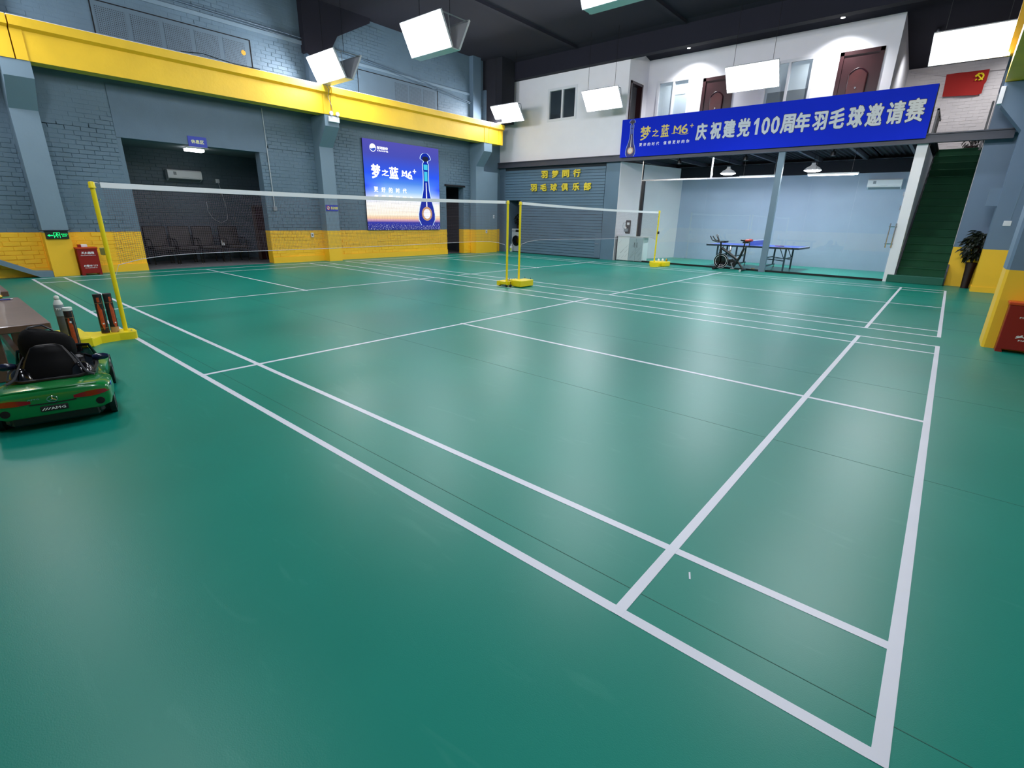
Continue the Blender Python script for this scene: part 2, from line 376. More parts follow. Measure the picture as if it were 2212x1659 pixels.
# far wall backing, with openings
fw = MB()
def wbox(y0, y1, z0, z1, x1=XW, x0=None): fw.box(x1-.25 if x0 is None else x0, x1, y0, y1, z0, z1)
wbox(-3.1, 2.04, 0, 6.6); wbox(2.04, 4.89, 2.73, 6.6); wbox(4.89, 11.17, 0, 6.6); wbox(11.17, 12.0, 2.28, 6.6); wbox(12.0, 14.2, 0, 6.6)
WF = fw.build('wall_far', 'paint'); struct(WF, 'grey and yellow painted brick end wall behind the courts', 'wall')
# plinth strip, lintels, bands (smooth plaster)
sm = MB()
for a, b in ((-3.1, .36), (.79, 2.04), (4.89, 6.38), (6.78, 11.17)): sm.box(XW, XW+.028, a, b, 0, .16)
sm.build('plinth', 'smooth', WF)
sm = MB(); sm.box(XW, XW+.016, 1.96, 5.08, 2.73, 3.72); sm.build('lintel', 'grey', WF)
sm = MB(); sm.box(XW, XW+.02, 11.1, 12.08, 2.28, 2.34); sm.build('lintel', 'dark', WF)
sm = MB(); sm.box(XW, XW+.05, -3, 6.3, 5.36, 5.44); sm.box(XW, XW+.04, 6.8, 12.4, 5.24, 5.31); sm.build('ledge', 'smooth', WF)
# perforated vent panels set in the upper wall
for (y0, y1, n, ys) in ((2.0, 4.98, 5, 2.05), (7.93, 10.86, 3, 9.2)):
    q = MB(); q.box(XW, XW+.008, y0, y1, 4.40, 5.15); p = q.build('vent_panel', 'greysmooth', WF)
    q = MB(); q.box(XW+.004, XW+.010, y0-.02, y0, 4.4, 5.17); q.box(XW+.004, XW+.010, y1, y1+.03, 4.4, 5.17); q.box(XW+.004, XW+.010, y0, y1, 5.15, 5.17); q.build('groove', 'dark', p)
    for k in range(n):
        a = ys+k*(.585 if n == 5 else .54); q = MB(); q.box(XW+.006, XW+.012, a, a+(.49 if n == 5 else .47), 4.6, 5.08); q.build('grille', 'holes', p)
q = MB(); q.lathe([(0, .016), (.05, .016), (.06, .008)], (XW, 4.82, 4.87), 10, 'x'); q.build('foam_patch', mat('orange_foam', '#d8a23a', .8), WF)

# bricks, one by one on the visible stretches
BR = []                                           # (x, y, z, width, height, axis)
def brick_field(y0, y1, z0, z1, holes=(), bl=.25, bh=.084):
    nz = int((z1-z0)/bh)
    for r in range(nz):
        z = z0+r*bh; y = y0-(bl/2 if r % 2 else 0)+random.uniform(-.05, .0)
        while y < y1:
            a, b = max(y, y0), min(y+bl, y1); y += bl
            if b-a < .05: continue
            ym, zm = (a+b)/2, z+bh/2
            if any(h[0] < ym < h[1] and h[2] < zm < h[3] for h in holes): continue
            BR.append((a, b, z, z+bh))
brick_field(-1.3, .36, .16, 3.68); brick_field(.79, 1.96, .16, 3.68); brick_field(4.89, 6.38, .16, 3.68, [(4.8, 5.08, 2.73, 3.8)])
brick_field(6.78, 11.17, .16, 3.68, [(7.87, 10.82, .84, 3.41)]); brick_field(11.17, 12.35, 2.36, 3.68); brick_field(12.0, 12.35, .0, 2.36)
brick_field(-.5, 6.3, 4.44, 6.3, [(1.95, 5.02, 4.3, 5.2), (-3, 7, 5.33, 5.46)]); brick_field(6.8, 12.3, 4.44, 6.3, [(7.9, 10.9, 4.3, 5.2), (6, 13, 5.22, 5.33)])
def brick_geo(w, h, t, seed):
    t *= .72
    rnd = random.Random(seed); g = .0028; c = .004; j = lambda: rnd.uniform(-.003, .003)
    o = [(0, -w/2+g+j(), -h/2+g+j()), (0, w/2-g+j(), -h/2+g+j()), (0, w/2-g+j(), h/2-g+j()), (0, -w/2+g+j(), h/2-g+j())]
    m = [(t-c, p[1], p[2]) for p in o]; n = [(t+rnd.uniform(-.001, .001), p[1]*(1-2*c/w), p[2]*(1-2*c/h)) for p in o]
    F = [(8, 9, 10, 11)]+[(i, (i+1) % 4, 4+(i+1) % 4, 4+i) for i in range(4)]+[(4+i, 4+(i+1) % 4, 8+(i+1) % 4, 8+i) for i in range(4)]
    return o+m+n, F
from mathutils import noise as NZ
TS = (.003, .006, .009, .012, .016, .020)
def relief(y, z):
    n_ = .5+1.5*NZ.noise(Vector((y*.8, z*1.1, 3.1)))+random.uniform(-.35, .35)-(.25 if z > 2.5 else 0)
    return max(0, min(5, int(n_*6)))
variants = []
for k in range(6):
    v, f = brick_geo(.25, .084, TS[k], k); q = MB(); q.add(v, f); variants.append(q)
BR.sort(key=lambda b: abs((b[0]+b[1])/2-(-1.3))*.6+abs(b[2]-1.0)*.9 if b[1]-b[0] > .2499 else 99)
meshes = []
rest = MB()
for i, (a, b, z0, z1) in enumerate(BR):
    full = b-a > .2499
    if i < 300 and full:
        k = relief((a+b)/2, z0)
        if len(meshes) <= k or not any(m[0] == k for m in meshes):
            o = variants[k].build('brick', 'paint', WF); meshes.append((k, o.data))
        else:
            o = bpy.data.objects.new('brick', [m[1] for m in meshes if m[0] == k][0]); COL.objects.link(o); o.parent = WF
        o.location = (XW, (a+b)/2, (z0+z1)/2)
    else:
        v, f = brick_geo(b-a, z1-z0, TS[relief((a+b)/2, z0)], i)
        rest.add([(XW+p[0], (a+b)/2+p[1], (z0+z1)/2+p[2]) for p in v], f)
rest.build('brick', 'paint', WF, kind='stuff')

# columns with corbels on the far side
def column_far(y, ltop=True, zdark=True):
    q = MB(); q.box(XW, XC, y, y+.4, 0, 3.74); c = q
    o = c.build('column', 'smooth')
    q = MB(); q.prism([(XC, 3.0), (-13.2, 3.47), (-13.2, 3.74), (XC, 3.74)], (y+.0, y+.4), 'y'); q.build('corbel', 'smooth', o)
    return o
for n, y in enumerate((.375, 6.37)):
    o = column_far(y); o['kind'] = 'structure'; o['category'] = 'column'
    o['label'] = ('blue grey and yellow concrete column with green exit sign', 'blue grey and yellow concrete column left of the lit screen')[n]
q = MB(); q.box(XW, XC, 12.35, 12.75, 0, 3.74); q.box(XW, XC, 12.75, 13.5, 0, 2.86); o = q.build('column', 'smooth')
q = MB(); q.prism([(XC, 3.0), (-13.2, 3.47), (-13.2, 3.74), (XC, 3.74)], (12.35, 12.75), 'y'); q.build('corbel', 'smooth', o)
struct(o, 'blue grey and yellow column in the corner beside the side doorway', 'column')
for y in (.2, 6.35, 12.35, 12.95):
    q = MB(); q.box(XW, -13.72, y, y+.38, 4.4, 5.5 if y > 12.9 else 6.6); o = q.build('trim_%d' % int(y*2+3), 'grey'); struct(o, 'upper grey pilaster above the crane beam, %s' % {.2: 'at the left edge', 6.35: 'left of the stepped gable', 12.35: 'right of the second vent panel', 12.95: 'next to the dark corner'}[y], 'pilaster')

# crane beam with flange, segments butted over the columns
for (a, b, lab) in ((-3.1, .58, 'yellow crane beam segment at the far left edge'), (.6, 6.56, 'long yellow crane beam over the lounge opening'), (6.58, 12.56, 'yellow crane beam over the lit screen'), (12.58, 13.3, 'short end piece of yellow crane beam by the white wall')):
    r = thing('crane_beam', lab, 'beam', (-13.3, a, 3.74), 'yellow crane beams along the end wall')
    q = MB(); q.box(-13.55, -13.2, a, b, 3.742, 4.21); q.box(-13.2, -13.185, a, a+.16, 3.742, 4.21); q.box(-13.2, -13.185, b-.2, b, 3.742, 4.21); q.build('web', 'yellow', r, True)
    q = MB(); q.prism([(-13.65, 4.24), (-13.2, 4.2), (-13.1, 4.24), (-13.1, 4.385), (-13.65, 4.385)], (a, b), 'y'); q.build('flange', 'yellow', r, True)
    q = MB(); q.box(-13.5, -13.14, a, b, 4.385, 4.402); q.build('rail_bed', 'white', r, True)

# ceiling and dark roof pieces
q = MB(); q.box(-14.2, 1.9, -3.1, 13.6, 6.42, 6.5); o = q.build('ceiling', 'ceil'); struct(o, 'dark navy painted hall ceiling', 'ceiling')
q = MB(); q.prism([(13.5, 6.42), (18.4, 5.45), (18.4, 5.55), (13.5, 6.52)], (-14.2, 1.9), 'x'); o = q.build('ceiling_slope', 'ceil'); struct(o, 'dark sloping ceiling over the upper corridor', 'ceiling')
q = MB(); q.box(-13.9, -1.4, 13.7, 13.94, 5.86, 6.45); o = q.build('trim_1', 'ceil'); struct(o, 'dark roof beam above the white upper wall', 'beam')
q = MB(); q.prism([(6.3, 5.2), (6.76, 4.95), (7.25, 5.74), (8.3, 6.3), (8.3, 6.42), (6.3, 6.42)], (-13.9, -13.70), 'x'); o = q.build('trim_2', 'ceil'); struct(o, 'dark roof truss end with a slanted underside', 'beam')
for i, x in enumerate((-10.5, -7, -3.5)):
    q = MB(); q.box(x, x+.12, -3, 13.6, 6.34, 6.42); o = q.build('trim_%d' % (i+20), 'ceil'); struct(o, 'dark roof purlin crossing the hall, %s' % ('nearest the end wall', 'in the middle', 'nearest the right side')[i], 'beam')
q = MB(); q.box(-13.9, -13.0, 13.02, 13.68, 4.45, 6.42); o = q.build('trim_3', 'darkwall'); struct(o, 'dark painted boxed corner between end wall and white wall', 'trim')

# white side: upper wall, planked grey wall below, steel beam
wr = MB()
wr.box(-14.2, -8.70, YW, YW+.15, 3.22, 5.9)
q_open = [(-11.69, -10.54, 4.465, 5.425)]
wr = MB()
wr.box(-14.2, -11.69, YW, YW+.15, 3.22, 5.9); wr.box(-10.54, -8.67, YW, YW+.15, 3.22, 5.9)
wr.box(-11.69, -10.54, YW, YW+.15, 3.22, 4.465); wr.box(-11.69, -10.54, YW, YW+.15, 5.425, 5.9)
o = wr.build('wall_side_upper', 'white'); struct(o, 'white upper storey wall above the grey planks', 'wall')
wr = MB()       # corridor wall, set back
wr.box(-8.67, -8.30, 15.2, 15.35, 3.2, 6.3)
def seg(x0, x1, zb, zt):
    if zb > 3.2: wr.box(x0, x1, 15.2, 15.35, 3.2, zb)
    wr.box(x0, x1, 15.2, 15.35, zt, 6.3)
seg(-8.30, -7.25, 4.05, 5.44); wr.box(-7.25, -6.86, 15.2, 15.35, 3.2, 6.3); seg(-6.86, -5.95, 3.2, 5.345); wr.box(-5.95, -5.12, 15.2, 15.35, 3.2, 6.3)
seg(-5.12, -3.92, 4.3, 5.46); wr.box(-3.92, -3.36, 15.2, 15.35, 3.2, 6.3); seg(-3.36, -2.42, 3.2, 5.44); wr.box(-2.42, -2.15, 15.2, 15.35, 3.2, 6.3)
o = wr.build('wall_corridor', 'white'); struct(o, 'white wall of the upper corridor with doors and windows', 'wall')
q = MB(); q.box(-2.30, -2.15, 15.352, 18.2, 3.2, 6.3); o = q.build('wall_corridor_end', 'white'); struct(o, 'white side wall turning back beside the stairs', 'wall')
q = MB(); q.box(-8.82, -8.67, 14.1, 14.14, 3.2, 6.3); q.box(-8.82, -8.67, 14.80, 15.2, 3.2, 6.3); q.box(-8.82, -8.67, 14.14, 14.80, 5.3, 6.3); o = q.build('wall_corridor_return', 'white'); struct(o, 'short white return wall with the narrow dark doorway', 'wall')
q = MB(); q.box(-8.84, -8.64, 14.08, 14.15, 3.2, 5.32); q.box(-8.84, -8.64, 14.79, 14.86, 3.2, 5.32); q.box(-8.84, -8.64, 14.08, 14.86, 5.27, 5.34); q.build('door_1', M['darkwood']); o = bpy.data.objects['door_1']; struct(o, 'narrow dark doorway frame at the end of the upper corridor', 'door')
q = MB(); q.box(-9.6, -8.82, 14.06, 14.9, 3.2, 5.6); q.build('door_leaf', mat('dim_door_grey', '#4a4a4e', .7), o)
# back wall of the upper level with white bricks
q = MB(); q.box(-2.3, 1.8, 18.2, 18.35, 3.0, 6.4); WB = q.build('wall_back_upper', 'whitebrick'); struct(WB, 'off-white painted brick wall behind the stairs', 'wall')
rest = MB(); n = 0
for r in range(28):
    z = 3.25+r*.08
    for c in range(10):
        a = -2.1+c*.25-(.125 if r % 2 else 0)
        if random.random() < .25: continue
        v, f = brick_geo(.25, .08, random.choice((.006, .009)), 1000+n); n += 1
        rest.add([((a+.125)+p[1], 18.2-p[0], z+.04+p[2]) for p in v], f)
rest.build('brick', 'whitebrick', WB, kind='stuff')
# grey planked wall
PW = MB(); PW.box(-14.2, -13.5, YW+.02, YW+.17, 0, 3.22); PW.box(-13.5, -12.82, YW+.02, YW+.17, 1.91, 3.22); PW.box(-12.82, -8.72, YW+.02, YW+.17, 0, 3.22)
PWo = PW.build('wall_side', 'grey'); struct(PWo, 'blue grey wall clad in horizontal planks below the white wall', 'wall')
q = MB(); q.box(-13.6, -9.24, YW+.008, YW+.02, 1.915, 3.04); q.box(-12.82, -9.24, YW+.008, YW+.02, 0, 1.915); q.build('joint_backing', mat('groove_shade', '#1d262d', .8), PWo)  # dark backing colour paints the shade inside the plank grooves
for k in range(32):
    z0 = .03+k*.0945; z1 = z0+.0835
    x0 = -13.6 if z0 > 1.9 else -12.82
    if z1 > 3.03: continue
    q = MB(); q.box(x0, -9.24, YW-.002-random.uniform(0, .004), YW+.02, z0, z1); q.build('plank', 'greyplank', PWo)
q = MB(); q.box(-9.225, -8.72, YW, YW+.02, 0, 3.03); q.build('panel', 'greyplank', PWo)
q = MB(); q.rbox(-9.46, -9.225, YW-.014, YW+.02, .05, .86, .004); p = q.build('hatch', 'grey', PWo)
q = MB(); q.cyl((-9.44, YW-.03, .50), (-9.30, YW-.03, .50), .008, 6); q.cyl((-9.44, YW-.03, .5), (-9.44, YW, .5), .008, 6); q.cyl((-9.3, YW-.03, .5), (-9.3, YW, .5), .008, 6); q.build('handle', 'greyp', p)
# steel edge beam (channel)
q = MB(); q.box(-13.88, .33, 13.84, 13.93, 3.07, 3.22); q.box(-13.88, .33, 13.80, 13.94, 3.05, 3.075); q.box(-13.88, .33, 13.80, 13.94, 3.215, 3.24)
o = q.build('edge_beam', 'steel'); tag(o, 'dark grey steel channel beam under the banner and white wall', 'beam')
# little utility recess behind side doorway
q = MB(); q.box(-14.2, -13.63, YW+.17, 15.6, 0, 2.2); o = q.build('wall_recess_left', 'cream'); struct(o, 'side wall of the laundry nook', 'wall')
q = MB(); q.box(-12.6, -12.4, YW+.17, 15.6, 0, 2.2); o = q.build('wall_recess_right', 'grey'); struct(o, 'right side wall of the laundry nook', 'wall')
q = MB(); q.box(-14.2, -12.4, 15.6, 15.7, 0, 2.2); o = q.build('wall_recess_back', 'cream'); struct(o, 'pale back wall of the laundry nook', 'wall')
q = MB(); q.box(-14.2, -12.4, YW+.17, 15.6, 2.1, 2.2); o = q.build('ceiling_recess', 'cream'); struct(o, 'low ceiling of the laundry nook', 'ceiling')
q = MB(); q.box(-13.5, -12.6, 14.25, 15.6, -.02, 0); o = q.build('floor_recess', 'stepteal'); struct(o, 'green floor of the laundry nook', 'floor')
q = MB(); q.box(-13.56, -13.48, 13.94, 14.6, 0, 1.93); o = q.build('trim_4', 'grey'); struct(o, 'grey door jamb at the left of the laundry nook', 'trim')
q = MB(); q.box(-13.62, -13.50, 14.25, 14.5, .9, 1.8); o = q.build('wall_cabinet', 'cream'); tag(o, 'pale wall cabinet hanging in the laundry nook behind the net post', 'cabinet')

# glazed room: shell
q = MB(); q.prism([(-8.70, 13.955), (-7.93, 17.1), (-8.1, 17.1), (-8.80, 14.14), (-8.718, 14.13), (-8.718, 13.955)], (0, 3.05), 'z'); o = q.build('wall_room_left', 'cream'); struct(o, 'pale wall at the left of the glazed room', 'wall')
q = MB(); q.box(-8.1, -.95, 17.1, 17.2, 0, 3.1); o = q.build('wall_room_back', 'roomblue'); struct(o, 'blue grey back wall of the glazed table tennis room', 'wall')
q = MB(); q.box(-1.23, -1.03, YW, 17.1, 0, 3.05); o = q.build('wall_room_right', 'white'); struct(o, 'white end wall between glazed room and stairs', 'wall')
q = MB(); q.box(-8.7, -1.0, 14.25, 17.2, -.1, 0); o = q.build('floor_room', 'teal'); struct(o, 'bright teal floor inside the glazed room', 'floor')
q = MB(); q.box(-8.85, -.95, 13.96, 18.2, 3.2, 3.24); o = q.build('ceiling_room', 'darkwall'); struct(o, 'dark corrugated metal deck over the glazed room', 'ceiling')
rib = MB()
for k in range(60):
    x = -8.6+k*.128; rib.prism([(x, 3.2), (x+.015, 3.165), (x+.05, 3.165), (x+.065, 3.2)], (13.98, 17.1), 'y')
rib.build('deck_rib', 'darkwall', o)
for k in range(7):
    x = -8.3+k*1.15; q = MB(); q.box(x, x+.07, 13.96, 17.1, 3.06, 3.165); j = q.build('joist', M['steel'], o)
q = MB(); q.box(-8.0, -1.25, 16.95, 17.09, 2.72, 3.06); o2 = q.build('trim_5', 'darkwall'); struct(o2, 'dark beam along the top of the glazed room back wall', 'beam')
# glazing
GL = thing('glass_front', 'frameless glass front wall of the table tennis room', 'glazing', (-4.5, 14.02, 0))
GL['kind'] = 'structure'; GL.name = 'window_1'
for a, b in ((-7.84, -5.86), (-5.85, -4.33), (-4.32, -3.2), (-3.19, -2.2), (-2.19, -1.25)):
    q = MB(); q.box(a, b, 14.01, 14.022, .05, 2.455); q.build('pane', 'glass', GL, True)
q = MB(); q.box(-7.95, -1.23, 13.985, 14.05, 0, .05); q.build('track', 'black', GL, True)
q = MB(); q.box(-7.95, -4.05, 13.985, 14.045, 2.455, 2.495); q.build('header', 'chrome', GL, True)
q = MB(); q.box(-7.93, -7.84, 13.98, 14.06, 0, 2.46); q.build('frame_post', 'black', GL, True)
q = MB(); q.box(-7.955, -7.93, 13.98, 14.06, 0, 3.05); q.build('frame_trim', 'chrome', GL, True)
q = MB(); q.box(-5.825, -5.775, 14.0, 14.03, 2.495, 3.06); q.build('hanger', 'chrome', GL, True)
hd = MB()
for x in (-1.345, -1.235): hd.cyl((x, 13.93, .79), (x, 13.93, 1.35), .016, 10)
for z in (.88, 1.27):
    hd.cyl((-1.37, 13.93, z), (-1.21, 13.93, z), .011, 8); hd.cyl((-1.345, 13.93, z), (-1.345, 14.02, z), .009, 6)
hd.build('door_handle', 'chrome', GL, True)
for z in (1.65, 1.95):
    q = MB(); q.box(-1.262, -1.235, 14.0, 14.04, z, z+.1); q.build('hinge', 'chrome', GL, True)
# supporting post
q = MB(); q.box(-4.07, -3.92, 13.86, 13.96, 0, 3.06); o = q.build('support_post', 'steelblue'); tag(o, 'blue grey square steel post in front of the glass', 'post')

# stairs
ST = thing('staircase', 'dark green carpeted stairs climbing beside the glazed room', 'stairs', (-.6, 14, 0)); ST['kind'] = 'structure'; ST.name = 'stairs'
N = 17; rise = 3.2/N-.008; run = 3.1/N
q = MB(); q.rbox(-1.16, -.09, 13.92, 14.25, 0, .175, .008); q.build('first_step', 'stepteal', ST, True)
for k in range(1, N+1):
    y = 14.06+(k-1)*run; z = .175+(k-1)*rise+.0
    q = MB(); q.box(-1.0, -.10, y+run*.35, y+run*.35+.02, z, z+rise-.018); q.build('riser', 'step', ST, True)
    q = MB(); q.rbox(-1.0, -.10, y+run*.35-.02, y+run*1.4, z+rise-.018, z+rise, .005); q.build('tread', 'step', ST, True)
for x, w in ((-1.03, .035), (-.10, .03)):
    q = MB(); q.prism([(13.98, 0.02), (14.12, 0.02), (17.25, 3.0), (17.25, 3.32), (13.98, .32)], (x, x+w), 'x'); q.build('stringer', 'steel', ST, True)
q = MB(); q.box(-1.05, .4, 17.2, 18.2, 3.1, 3.18); o = q.build('floor_landing', 'concrete'); struct(o, 'upper landing floor at the head of the stairs', 'floor')
q = MB(); q.box(-1.05, -.09, 17.26, 17.30, 3.18, 3.225); o = q.build('trim_6', 'white'); struct(o, 'white nosing strip at the head of the stairs', 'trim')
q = MB(); q.box(-2.3, -1.05, 14.1, 18.2, 3.245, 3.28); o = q.build('floor_corridor', 'concrete'); struct(o, 'floor slab beside the stair head', 'floor')
rl = MB()
rl.box(-1.04, -1.0, 14.4, 14.44, 3.2, 3.75); rl.box(-1.04, -1.0, 14.9, 14.94, 3.2, 3.75); rl.box(-1.04, -1.0, 14.0, 15.6, 3.72, 3.76); rl.box(-1.04, -1.0, 14.0, 14.04, 3.0, 3.75)
o = rl.build('stair_railing', 'black'); tag(o, 'black steel railing at the top left of the stairs', 'railing')
q = MB(); q.box(-.16, -.12, 15.3, 15.34, 3.0, 4.0); q.cyl((-.14, 15.32, 4.0), (-.14, 17.2, 4.0), .02, 6); q.box(-.16, -.12, 17.1, 17.14, 3.2, 4.0); o = q.build('stair_railing', 'black'); tag(o, 'black railing post at the upper right of the stairs by the grey column', 'railing')

# right-hand structure: return wall, columns, yellow beam
q = MB(); q.box(-.095, 1.7, 14.15, 14.3, 0, 6.3); o = q.build('wall_right_return', 'right'); struct(o, 'grey and yellow wall to the right of the stairs', 'wall')
q = MB(); q.box(-.103, -.094, 14.144, 14.165, .88, 3.95); o = q.build('trim_7', 'whitebrick'); struct(o, 'pale edge strip on the grey wall right of the stairs', 'trim')
q = MB(); q.box(-.095, -.065, 14.3, 17.2, 0, 4.6); o = q.build('wall_stair_side', 'right'); struct(o, 'grey wall running up beside the stairs', 'wall')
q = MB(); q.box(.385, 1.7, 13.15, 13.6, 0, 4.0); q.box(.385-.012, 1.7, 13.138, 13.6, 0, .11); o = q.build('column', 'right'); struct(o, 'wide grey and yellow column behind the fire box, nearer the stairs', 'column')
q2 = MB(); q2.prism([(.385, 3.1), (-.02, 3.58), (-.06, 3.97), (.385, 3.97)], (13.15, 13.6), 'y'); q2.build('corbel', 'right', o)
q2 = MB(); q2.box(-.09, -.02, 13.12, 13.3, 3.6, 3.9); q2.build('plaster_patch', 'white', o)
q2 = MB(); q2.box(.20, .385, 13.2, 13.35, 1.72, 2.06); q2.build('bracket_block', 'right', o)
q = MB(); q.prism([(.385, 6.45), (.36, 6.475), (.36, 6.95), (1.7, 6.95), (1.7, 6.45)], (0, 3.97), 'z'); o = q.build('column', 'right'); struct(o, 'nearest grey and yellow column at the right edge with the red fire box', 'column')
q = MB(); q.box(.3, 1.7, 6.6, 13.2, 0, 3.97); 
q = MB(); q.box(1.55, 1.7, -3.1, 14.3, 0, 6.5); o = q.build('wall_right', 'right'); struct(o, 'right wall of the hall behind the columns', 'wall')
q = MB(); q.box(-14.2, 1.7, -3.2, -3.05, 0, 6.5); o = q.build('wall_near', 'right'); struct(o, 'wall behind the camera', 'wall')
r = thing('crane_beam', 'yellow crane beam overhead at the upper right corner', 'beam', (.1, 13.3, 3.98))
q = MB(); q.box(-.06, .3, 1.0, 13.3, 3.98, 4.45); q.build('web', 'yellow', r, True)
q = MB(); q.box(-.15, .4, 1.0, 13.35, 4.45, 4.62); q.build('flange', 'yellow', r, True)

# lounge recess
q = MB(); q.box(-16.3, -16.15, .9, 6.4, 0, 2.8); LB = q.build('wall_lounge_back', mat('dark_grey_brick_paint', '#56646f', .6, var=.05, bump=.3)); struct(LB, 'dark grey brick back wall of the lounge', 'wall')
rest = MB(); n = 0
for r_ in range(32):
    for c in range(20):
        a = 1.0+c*.26-(.13 if r_ % 2 else 0); v, f = brick_geo(.26, .085, random.choice((.008, .011, .015)), 5000+n); n += 1
        rest.add([(-16.15+p[0], a+.13+p[1], .05+r_*.085+p[2]+.042) for p in v], f)
rest.build('brick', LB.data.materials[0], LB, kind='stuff')
q = MB(); q.box(-16.3, -14.15, .75, .9, 0, 2.8); o = q.build('wall_lounge_left', 'grey'); struct(o, 'left side wall of the lounge', 'wall')
q = MB(); q.box(-16.3, -14.15, 6.4, 6.5, 0, 2.8); o = q.build('wall_lounge_right', 'grey'); struct(o, 'right side wall of the lounge', 'wall')
q = MB(); q.box(-16.3, -13.9, .8, 6.5, 2.78, 2.9); o = q.build('ceiling_lounge', mat('lounge_ceiling_grey', '#8a9398', .7)); struct(o, 'low ceiling of the lounge', 'ceiling')
q = MB(); q.box(-16.3, -13.92, .8, 6.5, -.05, .0); q.box(-14.15, -13.93, 2.04, 4.89, 0, .008); o = q.build('floor_lounge', 'concrete'); struct(o, 'bare grey floor of the lounge', 'floor')
# dark corridor behind the doorway at the right of the screen
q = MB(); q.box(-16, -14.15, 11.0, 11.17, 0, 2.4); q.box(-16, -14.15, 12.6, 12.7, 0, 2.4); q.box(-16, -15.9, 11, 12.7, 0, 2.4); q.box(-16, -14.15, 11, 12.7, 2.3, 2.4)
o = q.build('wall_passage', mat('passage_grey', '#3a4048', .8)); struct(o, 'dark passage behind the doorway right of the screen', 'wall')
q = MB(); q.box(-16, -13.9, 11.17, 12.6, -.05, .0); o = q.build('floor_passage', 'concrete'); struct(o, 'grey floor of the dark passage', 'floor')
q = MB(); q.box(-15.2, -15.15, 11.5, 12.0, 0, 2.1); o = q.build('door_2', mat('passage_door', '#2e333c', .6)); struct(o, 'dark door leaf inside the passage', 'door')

# ================================================================== UPPER WINDOWS AND DOORS
def win(name, x0, x1, z0, z1, y, lab, paneL, paneR, split=.5, kind='structure'):
    w = thing(name, lab, 'window', ((x0+x1)/2, y, z0), kind='structure'); t = .055
    q = MB(); q.box(x0-.02, x0+t, y-.03, y+.06, z0-.02, z1+.02); q.box(x1-t, x1+.02, y-.03, y+.06, z0-.02, z1+.02); q.box(x0+t, x1-t, y-.03, y+.06, z0-.02, z0+t); q.box(x0+t, x1-t, y-.03, y+.06, z1-t, z1+.02); q.build('frame', 'whitep', w, True)
    xm = x0+(x1-x0)*split; q = MB(); q.box(xm-.03, xm+.03, y-.02, y+.05, z0+t, z1-t); q.build('mullion', 'whitep', w, True)
    q = MB(); q.box(x0+t, xm-.03, y+.015, y+.022, z0+t, z1-t); q.build('pane', 'glass', w, True)
    q = MB(); q.box(xm+.03, x1-t, y+.03, y+.036, z0+t, z1-t); q.build('pane', 'glass', w, True)
    q = MB(); q.box(x0+.02, xm, y+.045, y+.055, z0, z1); q.build('blind', paneL, w, True)
    q = MB(); q.box(xm, x1-.02, y+.05, y+.058, z0, z1); q.build('backdrop', paneR, w, True)
    return w
win('window_2', -11.69, -10.54, 4.465, 5.425, 13.96, 'white framed sliding window with dark panes in the white wall', 'windowgrey', 'windowgrey')
w = win('window_3', -8.30, -7.25, 4.05, 5.44, 15.2, 'white framed window with a pale blind, left of the first corridor door', 'curtain', 'room')
q = MB(); q.rbox(-7.72, -7.4, 15.238, 15.249, 5.02, 5.14, .004); q.build('air_conditioner', 'whitep', w, True)
w = win('window_4', -5.12, -3.92, 4.3, 5.46, 15.2, 'white framed window behind the hanging lamp, between the two brown doors', 'curtain', 'curtain')
q = MB(); q.box(-5.0, -4.02, 15.236, 15.244, 4.42, 4.74); q.build('headboard', 'greyp', w, True)
def brown_door(name, x0, x1, z1, y, lab):
    d = thing(name, lab, 'door', ((x0+x1)/2, y, 3.2), kind='structure')
    q = MB(); q.box(x0, x0+.09, y-.03, y+.08, 3.2, z1); q.box(x1-.09, x1, y-.03, y+.08, 3.2, z1); q.box(x0, x1, y-.03, y+.08, z1-.09, z1); q.build('door_frame', 'darkwood', d, True)
    q = MB(); q.box(x0+.09, x1-.09, y+.01, y+.06, 3.2, z1-.09); lf = q.build('door_leaf', 'darkwood', d, True)
    a, b = x0+.27, x1-.27; m = (a+b)/2; t = z1-.42
    pts = [(a, 3.9), (b, 3.9), (b, t-.12)]+[(m+(b-m)*math.cos(w*PI/8), t-.12+.14*math.sin(w*PI/8)**2) for w in range(1, 8)]+[(a, t-.12)]
    q = MB(); q.prism(pts, (y-.012, y+.02), 'y'); pn = q.build('door_panel', 'redwood', lf, True)
    q = MB(); q.tube([(p[0], y-.012, p[1]) for p in pts], .018, 6, closed=True); q.build('moulding', 'darkwood', lf, True)
    q = MB(); q.cyl((m, y-.03, t-.42), (m, y, t-.42), .022, 10); q.build('peephole', 'chrome', lf, True)
    q = MB(); q.box(x0+.12, x0+.2, y-.05, y+.01, 4.0, 4.22); q.build('door_handle', 'chrome', lf, True)
brown_door('door_3', -6.86, -5.95, 5.345, 15.2, 'dark red-brown panelled door behind the second hanging lamp')
brown_door('door_4', -3.36, -2.42, 5.44, 15.2, 'dark red-brown panelled door at the right end of the upper corridor')
